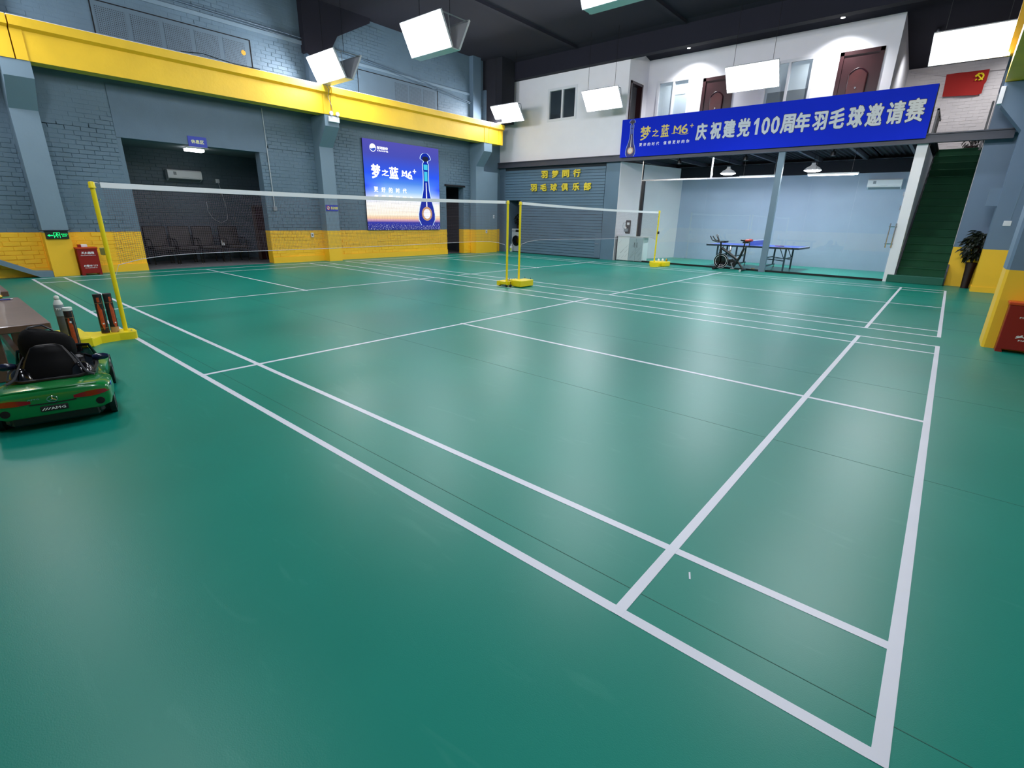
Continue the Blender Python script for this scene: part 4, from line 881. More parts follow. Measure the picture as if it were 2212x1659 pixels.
# ================================================================== TOY CAR
def toy_car():
    r = thing('toy_car', 'green ride-on toy sports car seen from behind, black seat and interior', 'toy car', (-4.355, -.93, 0))
    ang = math.atan2(.2, -.98); r.rotation_euler.z = ang      # local +x is forward
    # body loft: stations (x, halfwidth, deck height, sill height, shoulder height)
    st0 = [(-.180, .225, .212, .105, .188), (-.172, .262, .236, .092, .208), (-.15, .284, .247, .084, .222), (-.06, .298, .252, .085, .228), (.03, .300, .248, .105, .225), (.12, .292, .243, .09, .218), (.25, .268, .228, .06, .20),
          (.45, .260, .218, .055, .19), (.62, .278, .226, .085, .205), (.75, .290, .226, .11, .208), (.88, .276, .198, .09, .178), (.97, .24, .158, .07, .14), (1.01, .17, .125, .08, .11)]
    st = []
    for i in range(len(st0)-1):
        p0, p1, p2, p3 = st0[max(0, i-1)], st0[i], st0[i+1], st0[min(len(st0)-1, i+2)]
        for t in (0, .25, .5, .75): st.append(tuple(.5*(2*b_+(c_-a_)*t+(2*a_-5*b_+4*c_-d_)*t*t+(3*b_-a_-3*c_+d_)*t**3) for a_, b_, c_, d_ in zip(p0, p1, p2, p3)))
    st.append(st0[-1])
    vs = []; ring = 15
    for x, w, h, s_, sh in st:
        half = [(w*.80, s_), (w*.96, s_+.02), (w, (s_+sh)/2), (w*.985, sh), (w*.90, sh+(h-sh)*.75), (w*.72, h+.0), (w*.38, h+.006)]
        pts = [(-y, z) for y, z in half]+[(0, h+.008)]+[(y, z) for y, z in half[::-1]]
        vs += [(x, y, z) for y, z in pts]
    fs = []
    for i in range(len(st)-1):
        for k in range(ring-1):
            a = i*ring+k; fs.append((a, a+1, a+ring+1, a+ring))
        fs.append((i*ring+ring-1, i*ring, (i+1)*ring, (i+1)*ring+ring-1))
    fs.append(tuple(range(ring))); fs.append(tuple(range((len(st)-1)*ring, len(st)*ring))[::-1])
    q = MB(); q.add(vs, fs, True); body = q.build('body', 'green', r)
    # wheels and arches
    for x in (0, .74):
        for s_ in (-1, 1):
            q = MB(); y0, y1 = (.20, .288) if s_ > 0 else (-.288, -.20)
            q.lathe([(.0, y0), (.085, y0), (.10, y0+.014), (.10, y1-.014), (.086, y1), (.06, y1-.004)], (x, 0, .10), 26, 'y'); wv = q.build('wheel', 'rubber', r)
            e = y1 if s_ > 0 else y0
            q = MB(); q.lathe([(0, e+s_*.001), (.02, e+s_*.001), (.022, e-s_*.012), (.055, e-s_*.012), (.06, e+s_*.0005)] , (x, 0, .10), 20, 'y'); q.build('wheel_hub', 'greyp', wv)
            q = MB(); q.lathe([(.100, e-s_*.03-.0), (.117, e-s_*.03), (.117, e+s_*.001), (.100, e+s_*.001)], (x, 0, .105), 26, 'y'); q.build('wheel_arch', 'black', r)
    q = MB(); q.rbox(-.165, .95, -.235, .235, .045, .13, .02); q.build('underbody', 'black', r)
    q = MB(); q.rbox(-.172, -.06, -.21, .21, .04, .118, .012); q.build('rear_diffuser', 'black', r)
    # cockpit
    pts = [(.03, -.13), (.03, .13), (.10, .21), (.3, .225), (.52, .215), (.66, .15), (.66, -.15), (.52, -.215), (.3, -.225), (.10, -.21)]
    q = MB(); q.prism(pts, (.20, .262), 'z'); ck = q.build('cockpit', 'gloss', r)
    q = MB(); q.tube([(x, y, .262) for x, y in pts], .012, 8, closed=True); q.build('cockpit_rim', 'black', r)
    for s_ in (-1, 1):
        q = MB(); q.lathe([(.0, .075), (.03, .07), (.055, .045), (.07, .0)], (.14, s_*.145, .255), 18); q.build('seat_hump', 'gloss', r)
    # seat: backrest and cushion
    def slab(name, st_, m):
        vs = []; n = 12
        for (x, z, w, t) in st_:
            for k in range(n):
                a = 2*PI*k/n; cx, sx = math.cos(a), math.sin(a)
                vs.append((x+t*sx*(abs(sx)**-.3 if abs(sx) > .01 else 1), w*math.copysign(abs(cx)**.6, cx), z))
        fs = [(i*n+k, i*n+(k+1) % n, (i+1)*n+(k+1) % n, (i+1)*n+k) for i in range(len(st_)-1) for k in range(n)]+[tuple(range(n)), tuple(range((len(st_)-1)*n, len(st_)*n))[::-1]]
        q = MB(); q.add(vs, fs, True); return q.build(name, m, r)
    slab('backrest', [(.13, .24, .15, .045), (.14, .30, .145, .04), (.16, .36, .125, .035), (.175, .41, .10, .03), (.18, .445, .08, .025), (.185, .46, .05, .012)], 'vinylcar')
    q = MB(); q.rbox(.16, .48, -.13, .13, .25, .30, .02); q.build('seat_cushion', 'vinylcar', r)
    for s_ in (-1, 1):
        cp = [Vector((.03, s_*.215, .262)), Vector((.05, s_*.15, .275)), Vector((.10, s_*.165, .33)), Vector((.15, s_*.115, .40))]
        pp = [((1-t)**3*cp[0]+3*(1-t)**2*t*cp[1]+3*(1-t)*t*t*cp[2]+t**3*cp[3]) for t in [i/12 for i in range(13)]]
        q = MB(); q.tube(pp, [.010-.007*i/12 for i in range(13)], 8); q.build('seat_trim', 'greydark', r)
    # windscreen frame and steering wheel
    q = MB(); q.tube([(.62, -.22, .25), (.54, -.19, .36), (.52, 0, .385), (.54, .19, .36), (.62, .22, .25)], .011, 7); q.build('windscreen_frame', 'gloss', r)
    q = MB(); q.add([(.62, -.21, .25), (.54, -.18, .355), (.52, 0, .38), (.54, .18, .355), (.62, .21, .25)], [(0, 1, 2, 3, 4)]); q.build('windscreen', 'darkglass', r)
    q = MB(); q.tube([(.44+.02*math.sin(a), .065*math.cos(a), .335+.06*math.sin(a)) for a in [i*PI/8 for i in range(16)]], .01, 6, closed=True); q.cyl((.44, -.06, .335), (.44, .06, .335), .008, 6); q.build('steering_wheel', 'black', r)
    q = MB(); q.rbox(.5, .62, -.15, .15, .24, .30, .02); q.build('dashboard', 'black', r)
    for s_ in (-1, 1):
        q = MB(); q.cyl((.40, s_*.19, .25), (.42, s_*.215, .275), .007, 6); q.build('mirror_arm', 'black', r)
        q = MB(); q.lathe([(0, -.05), (.014, -.045), (.024, -.02), (.026, .02), (.016, .045), (0, .05)], (.42, s_*.247, .287), 12, 'y'); q.build('mirror', 'navy', r)
    # rear: lamps, plate, emblem, lettering, vents
    def onrear(y, z, e=.004):
        # approximate rear surface x for given y
        return -.172-e+.10*(abs(y)/.28)**3
    for s_ in (-1, 1):
        top, bot = [], []
        for i in range(9):
            t = i/8; y = s_*(.100+.178*t); z = .188+.010*t; h_ = .003+.014*math.sin(PI*min(1, t*.8+.1))
            ay = abs(y); x = -.184 if ay < .225 else -.184+(ay-.225)/.037*.008 if ay < .262 else -.176+(ay-.262)/.022*.022
            top.append((x+.004, y, z+h_)); bot.append((x-.002, y, z-h_))
        n = len(top); V_ = top+bot+[(p[0]+.03, p[1], p[2]) for p in top]+[(p[0]+.03, p[1], p[2]) for p in bot]
        F_ = [(i, i+1, n+i+1, n+i) for i in range(n-1)]+[(i, 2*n+i, 2*n+i+1, i+1) for i in range(n-1)]+[(n+i, n+i+1, 3*n+i+1, 3*n+i) for i in range(n-1)]+[(0, n, 3*n, 2*n), (n-1, 3*n-1, 4*n-1, 2*n-1)]
        q = MB(); q.add(V_, F_, True); q.build('tail_lamp', 'tail', r)
        q = MB(); q.lathe([(0, -.006), (.022, -.004), (.026, .006)], (-.178, s_*.222, .135), 14, 'x'); v = q.build('vent', 'dark', r); v.scale = (1, 1, 1)
        q = MB(); q.cbox((-.11, s_*.2915, .222), (.05, .004, .018)); q.build('sticker', 'sky', r)
    q = MB(); q.rbox(-.188, -.176, -.065, .065, .118, .152, .003); pl_ = q.build('plate', 'printblack', r)
    text('lettering', 'AMG', (-4.355+0, -.93, 0), .07, .017, (0, -1, 0), ZU, 'printwhite', None, .001, .03).name = 'lettering_tmp'
    o = [x for x in bpy.data.objects if x.name.startswith('lettering_tmp')][0]
    o.name = 'lettering'; o.parent = r; o.location = (-.1885, -.018, .135)
    for k in range(3):
        q = MB(); a = .022+k*.013; q.add([(-.1885, a+.012, .127), (-.1885, a+.006, .127), (-.1885, a-.008, .143), (-.1885, a-.002, .143)], [(0, 1, 2, 3)]); q.build('slash_mark', 'printwhite', r)
    q = MB(); q.tube([(-.183, .024*math.cos(a), .192+.018*math.sin(a)) for a in [i*PI/10 for i in range(20)]], .0028, 6, closed=True)
    for k in range(3):
        a = PI/2+k*2*PI/3; q.tube([(-.184, 0, .192), (-.183, .023*math.cos(a), .192+.017*math.sin(a))], [.004, .0015], 5)
    q.build('emblem', 'chrome', r)
    text('lettering', 'AMG', (0, 0, 0), .055, .009, (0, -1, 0), ZU, 'chrome', None, .001, .03).name = 'lettering_tmp2'
    o = bpy.data.objects['lettering_tmp2']; o.name = 'lettering'; o.parent = r; o.location = (-.1815, .085, .203)
    q = MB(); q.tube([(-.150, -.22, .25), (-.163, -.1, .255), (-.165, 0, .256), (-.163, .1, .255), (-.150, .22, .25)], .006, 6); q.build('spoiler_lip', 'green', r)
    q = MB(); q.tube([(-.182, -.11, .170), (-.183, 0, .166), (-.182, .11, .170)], .0035, 5); q.build('groove', 'dark', r)
    # black cloth bundle thrown over the seat
    return r
M['vinylcar'] = mat('car_seat_black', '#040405', .45, spec=.15)
M['greydark'] = mat('dark_grey_plastic', '#3a3b40', .3)
M['darkglass'] = glass_mat('smoked_glass', '#50545c')
toy_car()
r = thing('black_bag', 'black cloth bag piled on the seat of the green toy car', 'bag', (-4.78, -.86, .30))
q = MB(); rnd = random.Random(5); n = 18; vs = []
for i, (t, w_) in enumerate(((0, .9), (.06, 1.02), (.12, 1), (.175, .88), (.205, .6), (.212, .2))):
    for k in range(n):
        a = 2*PI*k/n; rr = w_*(1+rnd.uniform(-.06, .06)); ca, sa = math.cos(a), math.sin(a); vs.append((.12*rr*math.copysign(abs(ca)**.7, ca), .15*rr*math.copysign(abs(sa)**.7, sa), t*(1-.12*sa)+rnd.uniform(-.01, .01)))
q.add(vs, [(i*n+k, i*n+(k+1) % n, (i+1)*n+(k+1) % n, (i+1)*n+k) for i in range(5) for k in range(n)]+[tuple(range(n)), tuple(range(5*n, 6*n))[::-1]], True)
b = q.build('bag_body', mat('black_cloth', '#040405', .8, spec=.15, bump=.2, bscale=60), r); b.modifiers.new('s', 'SUBSURF').render_levels = 1
q = MB(); q.tube([(-.02, .05, .20), (-.01, .0, .245), (0, -.07, .24), (0, -.12, .18)], .007, 6); q.build('handle', 'greydark', r)

# ================================================================== FIRE BOXES, SIGNS
def fire_box(x, y, w, h, d, rz, lab, near):
    r = thing('fire_box', lab, 'fire box', (x, y, 0)); r.rotation_euler.z = rz      # front faces local -y
    q = MB(); q.rbox(-w/2, w/2, 0, d, .035, h-.03, .006); q.build('body', 'red', r)
    q = MB(); q.rbox(-w/2-.012, w/2+.012, -.012, d+.0, h-.032, h, .006); q.build('lid', 'redlid', r)
    for sx in (-1, 1):
        q = MB(); q.prism([(sx*w/2, 0), (sx*(w/2-.06), 0), (sx*(w/2-.045), .04), (sx*w/2, .04)], (0, d), 'y'); q.build('foot', 'red', r)
    def t(body, cx, cz, ww, hh, b=.02):
        o = text('lettering', body, (0, 0, 0), ww, hh, (1, 0, 0), ZU, 'printwhite', None, .001, b); o.parent = r; o.location = (cx, -.0015, cz)
    t('灭火器箱', 0, h*.80, w*.62, .05, .03); t('FIRE EXTINGUISHER BOX', 0, h*.71, w*.72, .016)
    t('火警', -w*.2, h*.34, w*.28, .042, .03); t('☎', w*.02, h*.34, .05, .035); t('119', w*.25, h*.34, w*.2, .04, .02); t('FIRE TELEPHONE 119', 0, h*.265, w*.6, .016)
    return r
fire_box(-13.52, .965, .33, .555, .22, PI/2, 'red fire extinguisher box by the end wall, right of the green exit sign', False)
fire_box(.85, 6.28, .76, .55, .17, 0, 'large red fire extinguisher box against the nearest column at the right edge', True)
r = thing('wall_socket_box', 'small white box standing on top of the far red fire box', 'box', (-13.7, .95, .556))
q = MB(); q.rbox(0, .1, -.05, .05, 0, .05, .005); q.build('body', 'whitep', r)
q = MB(); q.rbox(.0, .1, -.10, -.05, 0, .05, .004); q.build('side_piece', 'red', r)
r = thing('exit_sign', 'green lit exit sign with arrow and running figure on the left column', 'sign', (-13.58, .57, .72))
q = MB(); q.rbox(-13.598, -13.56, .40, .745, .722, .862, .006); q.build('frame', 'exitblack', r, True)
ex = -13.5585
def et(body, y0, y1, z0, z1, b=.03): text('lettering', body, (ex, (y0+y1)/2, (z0+z1)/2), y1-y0, z1-z0, YR, ZU, 'exitgreen', r, .001, b)
et('安全出口', .63, .73, .80, .825); et('EXIT', .645, .72, .765, .788)
q = MB(); q.prism([(.425, .79), (.46, .815), (.46, .798), (.51, .798), (.51, .782), (.46, .782), (.46, .765)], (ex, ex+.001), 'x'); q.build('arrow', 'exitgreen', r, True)
q = MB(); q.box(ex, ex+.001, .52, .615, .835, .843); q.box(ex, ex+.001, .52, .528, .742, .843); q.box(ex, ex+.001, .607, .615, .742, .843); q.build('doorway_symbol', 'exitgreen', r, True)
q = MB(); X_ = ex+.0005
q.lathe([(0, 0), (.009, 0)], (X_, .572, .826), 10, 'x')
for pts in ([(.57, .812), (.56, .79)], [(.56, .79), (.545, .775), (.53, .777)], [(.56, .79), (.575, .77), (.572, .75)], [(.568, .81), (.55, .80)], [(.568, .81), (.588, .80), (.595, .79)]): q.tube([(X_, a, b) for a, b in pts], .006, 4)
q.build('running_figure', 'exitgreen', r, True)
q = MB(); q.box(-13.598, -13.56, .39, .755, .866, .872); q.build('bracket', 'black', r, True)
q = MB(); q.tube([(-13.592, .33, .88), (-13.592, .50, .888), (-13.592, .75, .885), (-13.592, .80, .90)], .006, 5); q.build('cable', 'black', r, True)
r = thing('lounge_sign', 'blue sign with pale characters above the lounge opening', 'sign', (-13.88, 3.5, 2.7))
q = MB(); q.box(-13.884, -13.872, 3.30, 3.69, 2.70, 2.915); q.build('plate', 'signblue', r, True)
text('lettering', '休息区', (-13.8715, 3.495, 2.807), .27, .085, YR, ZU, mat('sign_yellow_text', '#e6e6a8', .5), r, .001, .04)
r = thing('no_smoking_sign', 'small blue no smoking sign on the column left of the screen', 'sign', (-13.598, 6.58, 1.37))
q = MB(); q.box(-13.599, -13.592, 6.39, 6.765, 1.37, 1.53); q.build('plate', 'signblue', r, True)
q = MB(); q.lathe([(0, 0), (.055, 0)], (-13.5915, 6.465, 1.45), 18, 'x'); q.build('symbol_disc', 'printwhite', r, True)
q = MB(); q.tube([(-13.59, 6.465+.05*math.cos(a), 1.45+.05*math.sin(a)) for a in [i*PI/9 for i in range(18)]], .007, 4, closed=True); q.tube([(-13.59, 6.43, 1.485), (-13.59, 6.50, 1.415)], .006, 4); q.build('symbol_ring', mat('sign_red', '#d02020', .5), r, True)
q = MB(); q.box(-13.591, -13.589, 6.435, 6.495, 1.446, 1.456); q.build('cigarette_symbol', 'printblack', r, True)
text('lettering', '禁止吸烟', (-13.5915, 6.645, 1.45), .21, .075, YR, ZU, mat('sign_gold_text', '#e8dc80', .5), r, .001, .04)
# emergency twin lamp
r = thing('emergency_light', 'white twin-head emergency lamp on the corbel under the yellow beam', 'lamp', (-13.19, 6.6, 3.6))
q = MB(); q.rbox(-13.198, -13.13, 6.46, 6.76, 3.57, 3.70, .008); q.build('body', 'whitep', r, True)
for y in (6.50, 6.68):
    q = MB(); q.lathe([(0, -.03), (.035, -.028), (.052, .02), (.052, .03), (0, .03)], (-13.13, y+.02, 3.77), 16, 'x'); h_ = q.build('lamp_head', 'whitep', r, True)
q = MB(); q.tube([(-13.17, 6.6, 3.8), (-13.08, 6.52, 3.95), (-13.17, 6.50, 4.15), (-13.06, 6.48, 4.3), (-13.07, 6.40, 4.41)], .007, 6); q.build('cable', 'greyp', r, True)
# conduit on wall
r = thing('wall_conduit', 'thin grey vertical conduit ending in a socket right of the lounge opening', 'conduit', (-13.88, 5.08, 1.3))
q = MB(); q.cyl((-13.878, 5.075, 3.74), (-13.878, 5.095, 1.45), .012, 8); q.build('pipe', mat('conduit_grey', '#b7bcc0', .5), r, True)
q = MB(); q.rbox(-13.883, -13.85, 5.05, 5.14, 1.34, 1.45, .004); q.build('socket', 'greyp', r, True)
for y, z, x, lab in ((6.06, .72, XW+.02, 'small white socket on the yellow brick left of the second column'), (13.30, 1.31, XC, 'white wall switch on the grey corner column'), (12.9, .77, XC, 'white wall socket at the top of the yellow corner column')):
    r = thing('wall_socket', lab, 'socket', (x, y, z))
    q = MB(); q.rbox(0, .012, -.043, .043, -.06, .06, .004); q.build('plate', 'whitep', r)
    q = MB(); q.box(.012, .014, -.02, .02, -.03, .03); q.build('rocker', 'greyp', r)
r = thing('wall_socket', 'white switch plate on the wide grey column right of the stairs', 'switch', (.615, 13.15, 1.39))
q = MB(); q.rbox(-.06, .06, -.012, 0, -.05, .05, .004); q.build('plate', 'whitep', r)
q = MB(); q.box(-.03, .03, -.014, -.011, -.03, .03); q.build('rocker', 'whitep', r)
q = MB(); q.cyl((.03, 0, .05), (.05, 0, .9), .006, 5); q.build('cable', 'steelblue', r)
# grey ramp piece at far left
q = MB(); q.prism([(-2.2, 1.35), (.12, .125), (.37, .11), (.37, 0), (.18, 0), (-2.2, 1.22)], (-13.86, -13.6), 'x'); o = q.build('stair_stringer', 'steelblue'); tag(o, 'grey sloping stair stringer coming down to the floor at the left edge', 'stair rail')

# ================================================================== LOUNGE FURNITURE
def lounge_chair(y, lab):
    r = thing('lounge_chair', lab, 'chair', (-15.1, y, 0), 'dark lounge chairs along the back wall'); r.rotation_euler.z = 0
    q = MB(); R = Euler((0, -.16, 0)); q.cbox((-.30, 0, .66), (.06, .49, .52), R); b = q.build('backrest', 'vinylblack', r)
    b.modifiers.new('b', 'BEVEL').width = .025; b.modifiers['b'].segments = 2
    q = MB(); q.cbox((.0, 0, .40), (.52, .46, .09)); c = q.build('seat', 'vinylblack', r); c.modifiers.new('b', 'BEVEL').width = .025; c.modifiers['b'].segments = 2
    for s_ in (-1, 1):
        q = MB(); q.tube([(-.30, s_*.243, .62), (.12, s_*.243, .62), (.20, s_*.243, .56), (.24, s_*.243, .0)], .014, 7); q.tube([(-.33, s_*.243, .7), (-.28, s_*.243, .0)], .014, 7); q.build('side_frame', 'gloss', r)
        q = MB(); q.lathe([(0, 0), (.018, 0), (.018, .02), (0, .02)], (.24, s_*.243, 0), 10); q.build('foot_cap', 'chrome', r)
    return r
ch0 = lounge_chair(2.69, 'dark brown lounge chair, leftmost in the row of four')
for y, lab in ((3.23, 'dark brown lounge chair, second from the left'), (3.77, 'dark brown lounge chair left of the small gap'), (4.42, 'dark brown lounge chair with free armrests at the right end')):
    c = copy_tree(ch0); c.location.y = y; c['label'] = lab
r = thing('leaning_panel', 'tall dark brown wooden panel with a rail leaning beside the last chair', 'panel', (-15.2, 5.45, 0))
q = MB(); q.cbox((-15.2, 5.42, .74), (.05, .62, 1.46), Euler((-.0, -.05, 0))); q.build('board', 'darkwood', r, True)
q = MB(); q.cbox((-15.16, 5.09, .74), (.07, .06, 1.46), Euler((0, -.05, 0))); q.cbox((-15.16, 5.42, 1.45), (.07, .66, .05)); q.build('frame', mat('panel_frame_brown', '#4a3a34', .5), r, True)
q = MB(); q.box(-15.18, -15.1, 5.2, 5.5, .74, .79); q.build('rail', mat('rail_brown', '#4a3f3c', .5), r, True)
q = MB(); q.cyl((-14.95, 5.2, 0), (-15.1, 5.2, .74), .008, 6); q.build('prop', 'steel', r, True)
r = thing('side_table', 'small dark table with bottles between two lounge chairs', 'table', (-15.0, 4.08, 0))
q = MB(); q.rbox(-15.15, -14.95, 4.05, 4.14, .42, .44, .004); q.build('tabletop', 'gloss', r, True)
q = MB(); q.cyl((-15.05, 4.08, .0), (-15.05, 4.08, .42), .02, 10); q.build('leg', 'black', r, True)
for k, (dx, dy, hh) in enumerate(((.02, -.04, .14), (-.02, .03, .11), (.05, .03, .08))):
    r = thing('bottle', ('tall clear bottle at the left on the small dark table', 'shorter pale bottle on the small dark table', 'small pale cup on the small dark table')[k], 'bottle', (-15.05+dx*1.6, 4.095+dy*.5, .44), 'drinks on the small lounge table')
    q = MB(); q.lathe([(0, 0), (.018, 0), (.018, hh*.6), (.008, hh*.8), (.008, hh), (0, hh)], n=12); q.build('body', ('whitep', 'tan', 'whitep')[k], r)
    q = MB(); q.lathe([(.009, hh-.012), (.009, hh+.002), (0, hh+.002)], n=10); q.build('cap', 'chrome', r)
def aircon(x, y, z, w, face, lab, h=.27, d=.2):
    r = thing('air_conditioner', lab, 'air conditioner', (x, y, z)); r.rotation_euler.z = face
    q = MB(); q.prism([(0, 0), (-.03, .0), (-d, .06), (-d, h-.03), (-d+.04, h), (0, h)], (-w/2, w/2), 'x'); b = q.build('body', 'whitep', r)
    q = MB(); q.add([(-w/2+.03, -.045, .004), (w/2-.03, -.045, .004), (w/2-.03, -d+.012, .052), (-w/2+.03, -d+.012, .052)], [(0, 1, 2, 3)]); q.build('louvre', 'greyp', r)
    q = MB(); q.box(-w/2+.01, w/2-.01, -d-.002, -d, .075, .079); q.box(-.08, .08, -d-.002, -d, .09, .094); q.build('seam', 'greyp', r)
    q = MB(); q.box(-w/2+.13, -w/2+.2, -d-.002, -d, h-.13, h-.05); q.build('label_sticker', 'greyp', r)
    return r
aircon(-16.15, 3.79, 2.04, .80, PI/2, 'white split air conditioner on the dark lounge wall')
aircon(-1.95, 17.1, 2.27, .80, 0, 'white split air conditioner on the back wall of the glazed room')
r = thing('wall_socket', 'white socket with a hanging cable on the dark lounge wall', 'socket', (-16.14, 4.63, 2.10))
q = MB(); q.rbox(0, .015, -.05, .05, -.05, .05, .004); q.build('plate', 'whitep', r)
q = MB(); q.box(.015, .04, -.02, .02, -.02, .02); q.build('plug', 'whitep', r)
q = MB(); q.tube([(.03, 0, 0), (.03, .05, -.3), (.03, .12, -.75), (.03, .10, -1.02), (.03, -.08, -1.12), (.03, -.28, -1.0), (.03, -.38, -.8), (.03, -.38, -.55)], .005, 5); q.build('cable', 'whitep', r)
r = thing('ceiling_lamp', 'lit white ceiling lamp inside the lounge under the blue sign', 'lamp', (-15.0, 3.78, 2.78))
q = MB(); q.cbox((0, 0, -.012), (.28, .42, .02)); q.build('base', 'whitep', r)
q = MB(); q.rbox(-.11, .11, -.20, .20, -.085, -.022, .015); q.build('diffuser', mat('lounge_lamp_diffuser', '#ffffff', .5, emis='#f8faff', estr=9), r)

# ================================================================== GLAZED ROOM CONTENTS
T = thing('table_tennis_table', 'blue table tennis table with dark steel legs behind the glass', 'table', (-4.55, 15.0, 0))
tx0, tx1, ty0, ty1, tz = -5.80, -3.28, 14.42, 15.8, .66
xm = (tx0+tx1)/2
for a, b in ((tx0, xm-.005), (xm+.005, tx1)):
    q = MB(); q.box(a, b, ty0, ty1, tz-.02, tz); h_ = q.build('tabletop', 'ttblue', T, True)
    q = MB(); q.box(a, b, ty0-.008, ty0, tz-.05, tz); q.box(a, b, ty1, ty1+.008, tz-.05, tz); q.box(a if a != tx0 else a-.008, a+.0 if a != tx0 else a, ty0, ty1, tz-.05, tz); q.box(b, b+.008, ty0, ty1, tz-.05, tz); q.build('apron', 'ttleg', h_, True)
    q = MB(); q.box(a, b, ty0, ty0+.02, tz, tz+.001); q.box(a, b, ty1-.02, ty1, tz, tz+.001); q.box(a, b, (ty0+ty1)/2-.002, (ty0+ty1)/2+.002, tz, tz+.001); q.box(*((a, a+.02) if a == tx0 else (b-.02, b)), ty0, ty1, tz, tz+.001); q.build('line', 'printwhite', h_, True)
for x in (tx0+.28, tx1-.35, xm-.42, xm+.42):
    outer = x in (tx0+.28, tx1-.35)
    for y in (ty0+.2, ty1-.3):
        q = MB(); q.box(x-.02, x+.02, y-.02, y+.02, .0 if outer else .12, tz-.02); q.build('leg', 'ttleg', T, True)
    q = MB(); q.box(x-.012, x+.012, ty0+.2, ty1-.3, .33, .36); q.build('crossbar', 'ttleg', T, True)
    if not outer:
        q = MB(); q.box(x-.02, x+.02, ty0+.08, ty1-.15, .09, .13); q.build('trolley_bar', 'ttleg', T, True)
        for y in (ty0+.1, ty1-.17):
            q = MB(); q.lathe([(0, -.012), (.035, -.012), (.035, .012), (0, .012)], (x, y, .038), 14, 'x'); q.cyl((x, y, .04), (x, y, .1), .012, 6); q.build('castor', 'greyp', T, True)
for xo, xi in ((tx0+.28, xm-.42), (tx1-.35, xm+.42)):
    for y in (ty0+.2, ty1-.3):
        q = MB(); q.cyl((xo, y, .30), ((xo*2+xi)/3, y, tz-.03), .011, 6); q.cyl((xo, y, .30), (xi, y, .30), .011, 6); q.cyl((xo, y, .27), (xi, y, .33), .009, 6); q.build('brace', 'ttleg', T, True)
nt_ = MB()
q = MB(); q.box(xm-.005, xm+.005, ty0-.12, ty1+.12, tz+.135, tz+.15); q.build('net_tape', 'tape', T, True)
q = MB(); q.box(xm-.001, xm+.001, ty0-.12, ty1+.12, tz+.01, tz+.135); q.build('net', M['ttblue'], T, True)
for y in (ty0-.12, ty1+.12):
    q = MB(); q.box(xm-.01, xm+.01, y-.01, y+.01, tz-.04, tz+.15); q.build('net_post', 'black', T, True)
r = thing('table_tennis_bat', 'red table tennis bat lying on the blue table near its right end', 'bat', (-3.95, 15.0, tz+.001))
q = MB(); q.lathe([(0, 0), (.075, 0), (.075, .012), (0, .012)], n=20); q.build('blade', 'red', r); q = MB(); q.rbox(.07, .17, -.014, .014, 0, .02, .004); q.build('handle', 'wood', r)
# pendant lamps
for x, lab in ((-5.64, 'left round pendant lamp inside the glazed room'), (-3.42, 'right round pendant lamp inside the glazed room')):
    r = thing('pendant_lamp', lab, 'lamp', (x, 14.9, 2.66), 'dish pendant lamps in the glazed room')
    q = MB(); q.lathe([(.21, 0), (.215, .01), (.16, .07), (.07, .12), (.05, .15), (.05, .19), (0, .19)], n=28); q.build('shade', 'whitep', r)
    q = MB(); q.lathe([(0, -.04), (.12, -.032), (.19, -.01), (.205, .0)], n=28); q.build('diffuser', 'bulb', r)
    q = MB(); q.cyl((0, 0, .19), (0, 0, .505), .006, 6); q.build('cord', 'black', r)
r = thing('tube_lamp', 'long lit tube lamp inside the glazed room right of the grey post', 'lamp', (-2.85, 14.45, 2.50))
q = MB(); q.box(-.58, .56, -.03, .03, .012, .05); q.build('housing', 'whitep', r); q = MB(); q.cyl((-.56, 0, 0), (.54, 0, 0), .014, 8); q.build('tube', 'tubelamp', r)
for u in (-.4, .4):
    q = MB(); q.cyl((u, 0, .05), (u, 0, .665), .004, 5); q.build('cable', 'black', r)
r = thing('tube_lamp', 'lit tube lamp inside the glazed room left of the grey post', 'lamp', (-4.65, 14.45, 2.50))
q = MB(); q.box(-.50, .46, -.03, .03, .012, .05); q.build('housing', 'whitep', r); q = MB(); q.cyl((-.48, 0, 0), (.44, 0, 0), .014, 8); q.build('tube', 'tubelamp', r)
for u in (-.4, .4):
    q = MB(); q.cyl((u, 0, .05), (u, 0, .665), .004, 5); q.build('cable', 'black', r)
for x in (-6.9, -5.0, -2.9):
    q = MB(); q.lathe([(0, 0), (.06, 0), (.06, .1), (0, .1)], (x, 14.25, 2.93), 12); q.cyl((x, 14.25, 3.0), (x, 14.25, 3.17), .02, 6); o = q.build('track_spotlight', 'black'); tag(o, 'small black ceiling spotlight, %s under the mezzanine deck' % ('left one' if x < -6 else 'middle one' if x < -4 else 'right one'), 'spotlight', 'black spotlights under the deck')
# exercise bike
K = thing('exercise_bike', 'black spin bike with a red and black saddle in front of the glass', 'exercise bike', (-5.0, 13.72, 0))
by = 13.72
q = MB(); q.lathe([(.0, -.02), (.15, -.02), (.165, -.028), (.2, -.028), (.2, .028), (.165, .028), (.15, .02), (0, .02)], (-5.07, by, .235), 36, 'y'); fw_ = q.build('flywheel', 'gloss', K, True)
q = MB(); q.tube([(-5.07+.155*math.cos(a), by-.03, .235+.155*math.sin(a)) for a in [i*PI/14 for i in range(28)]], .006, 5, closed=True); q.tube([(-5.07+.2*math.cos(a), by-.028, .235+.2*math.sin(a)) for a in [i*PI/14 for i in range(28)]], .004, 5, closed=True); q.build('rim_stripe', 'whitep', K, True)
q = MB(); q.tube([(-5.12, by, .60), (-4.90, by, .47), (-4.64, by, .30)], [.035, .04, .035], 8); q.tube([(-4.50, by, .62), (-4.58, by, .36), (-4.70, by, .10)], [.028, .035, .03], 8)
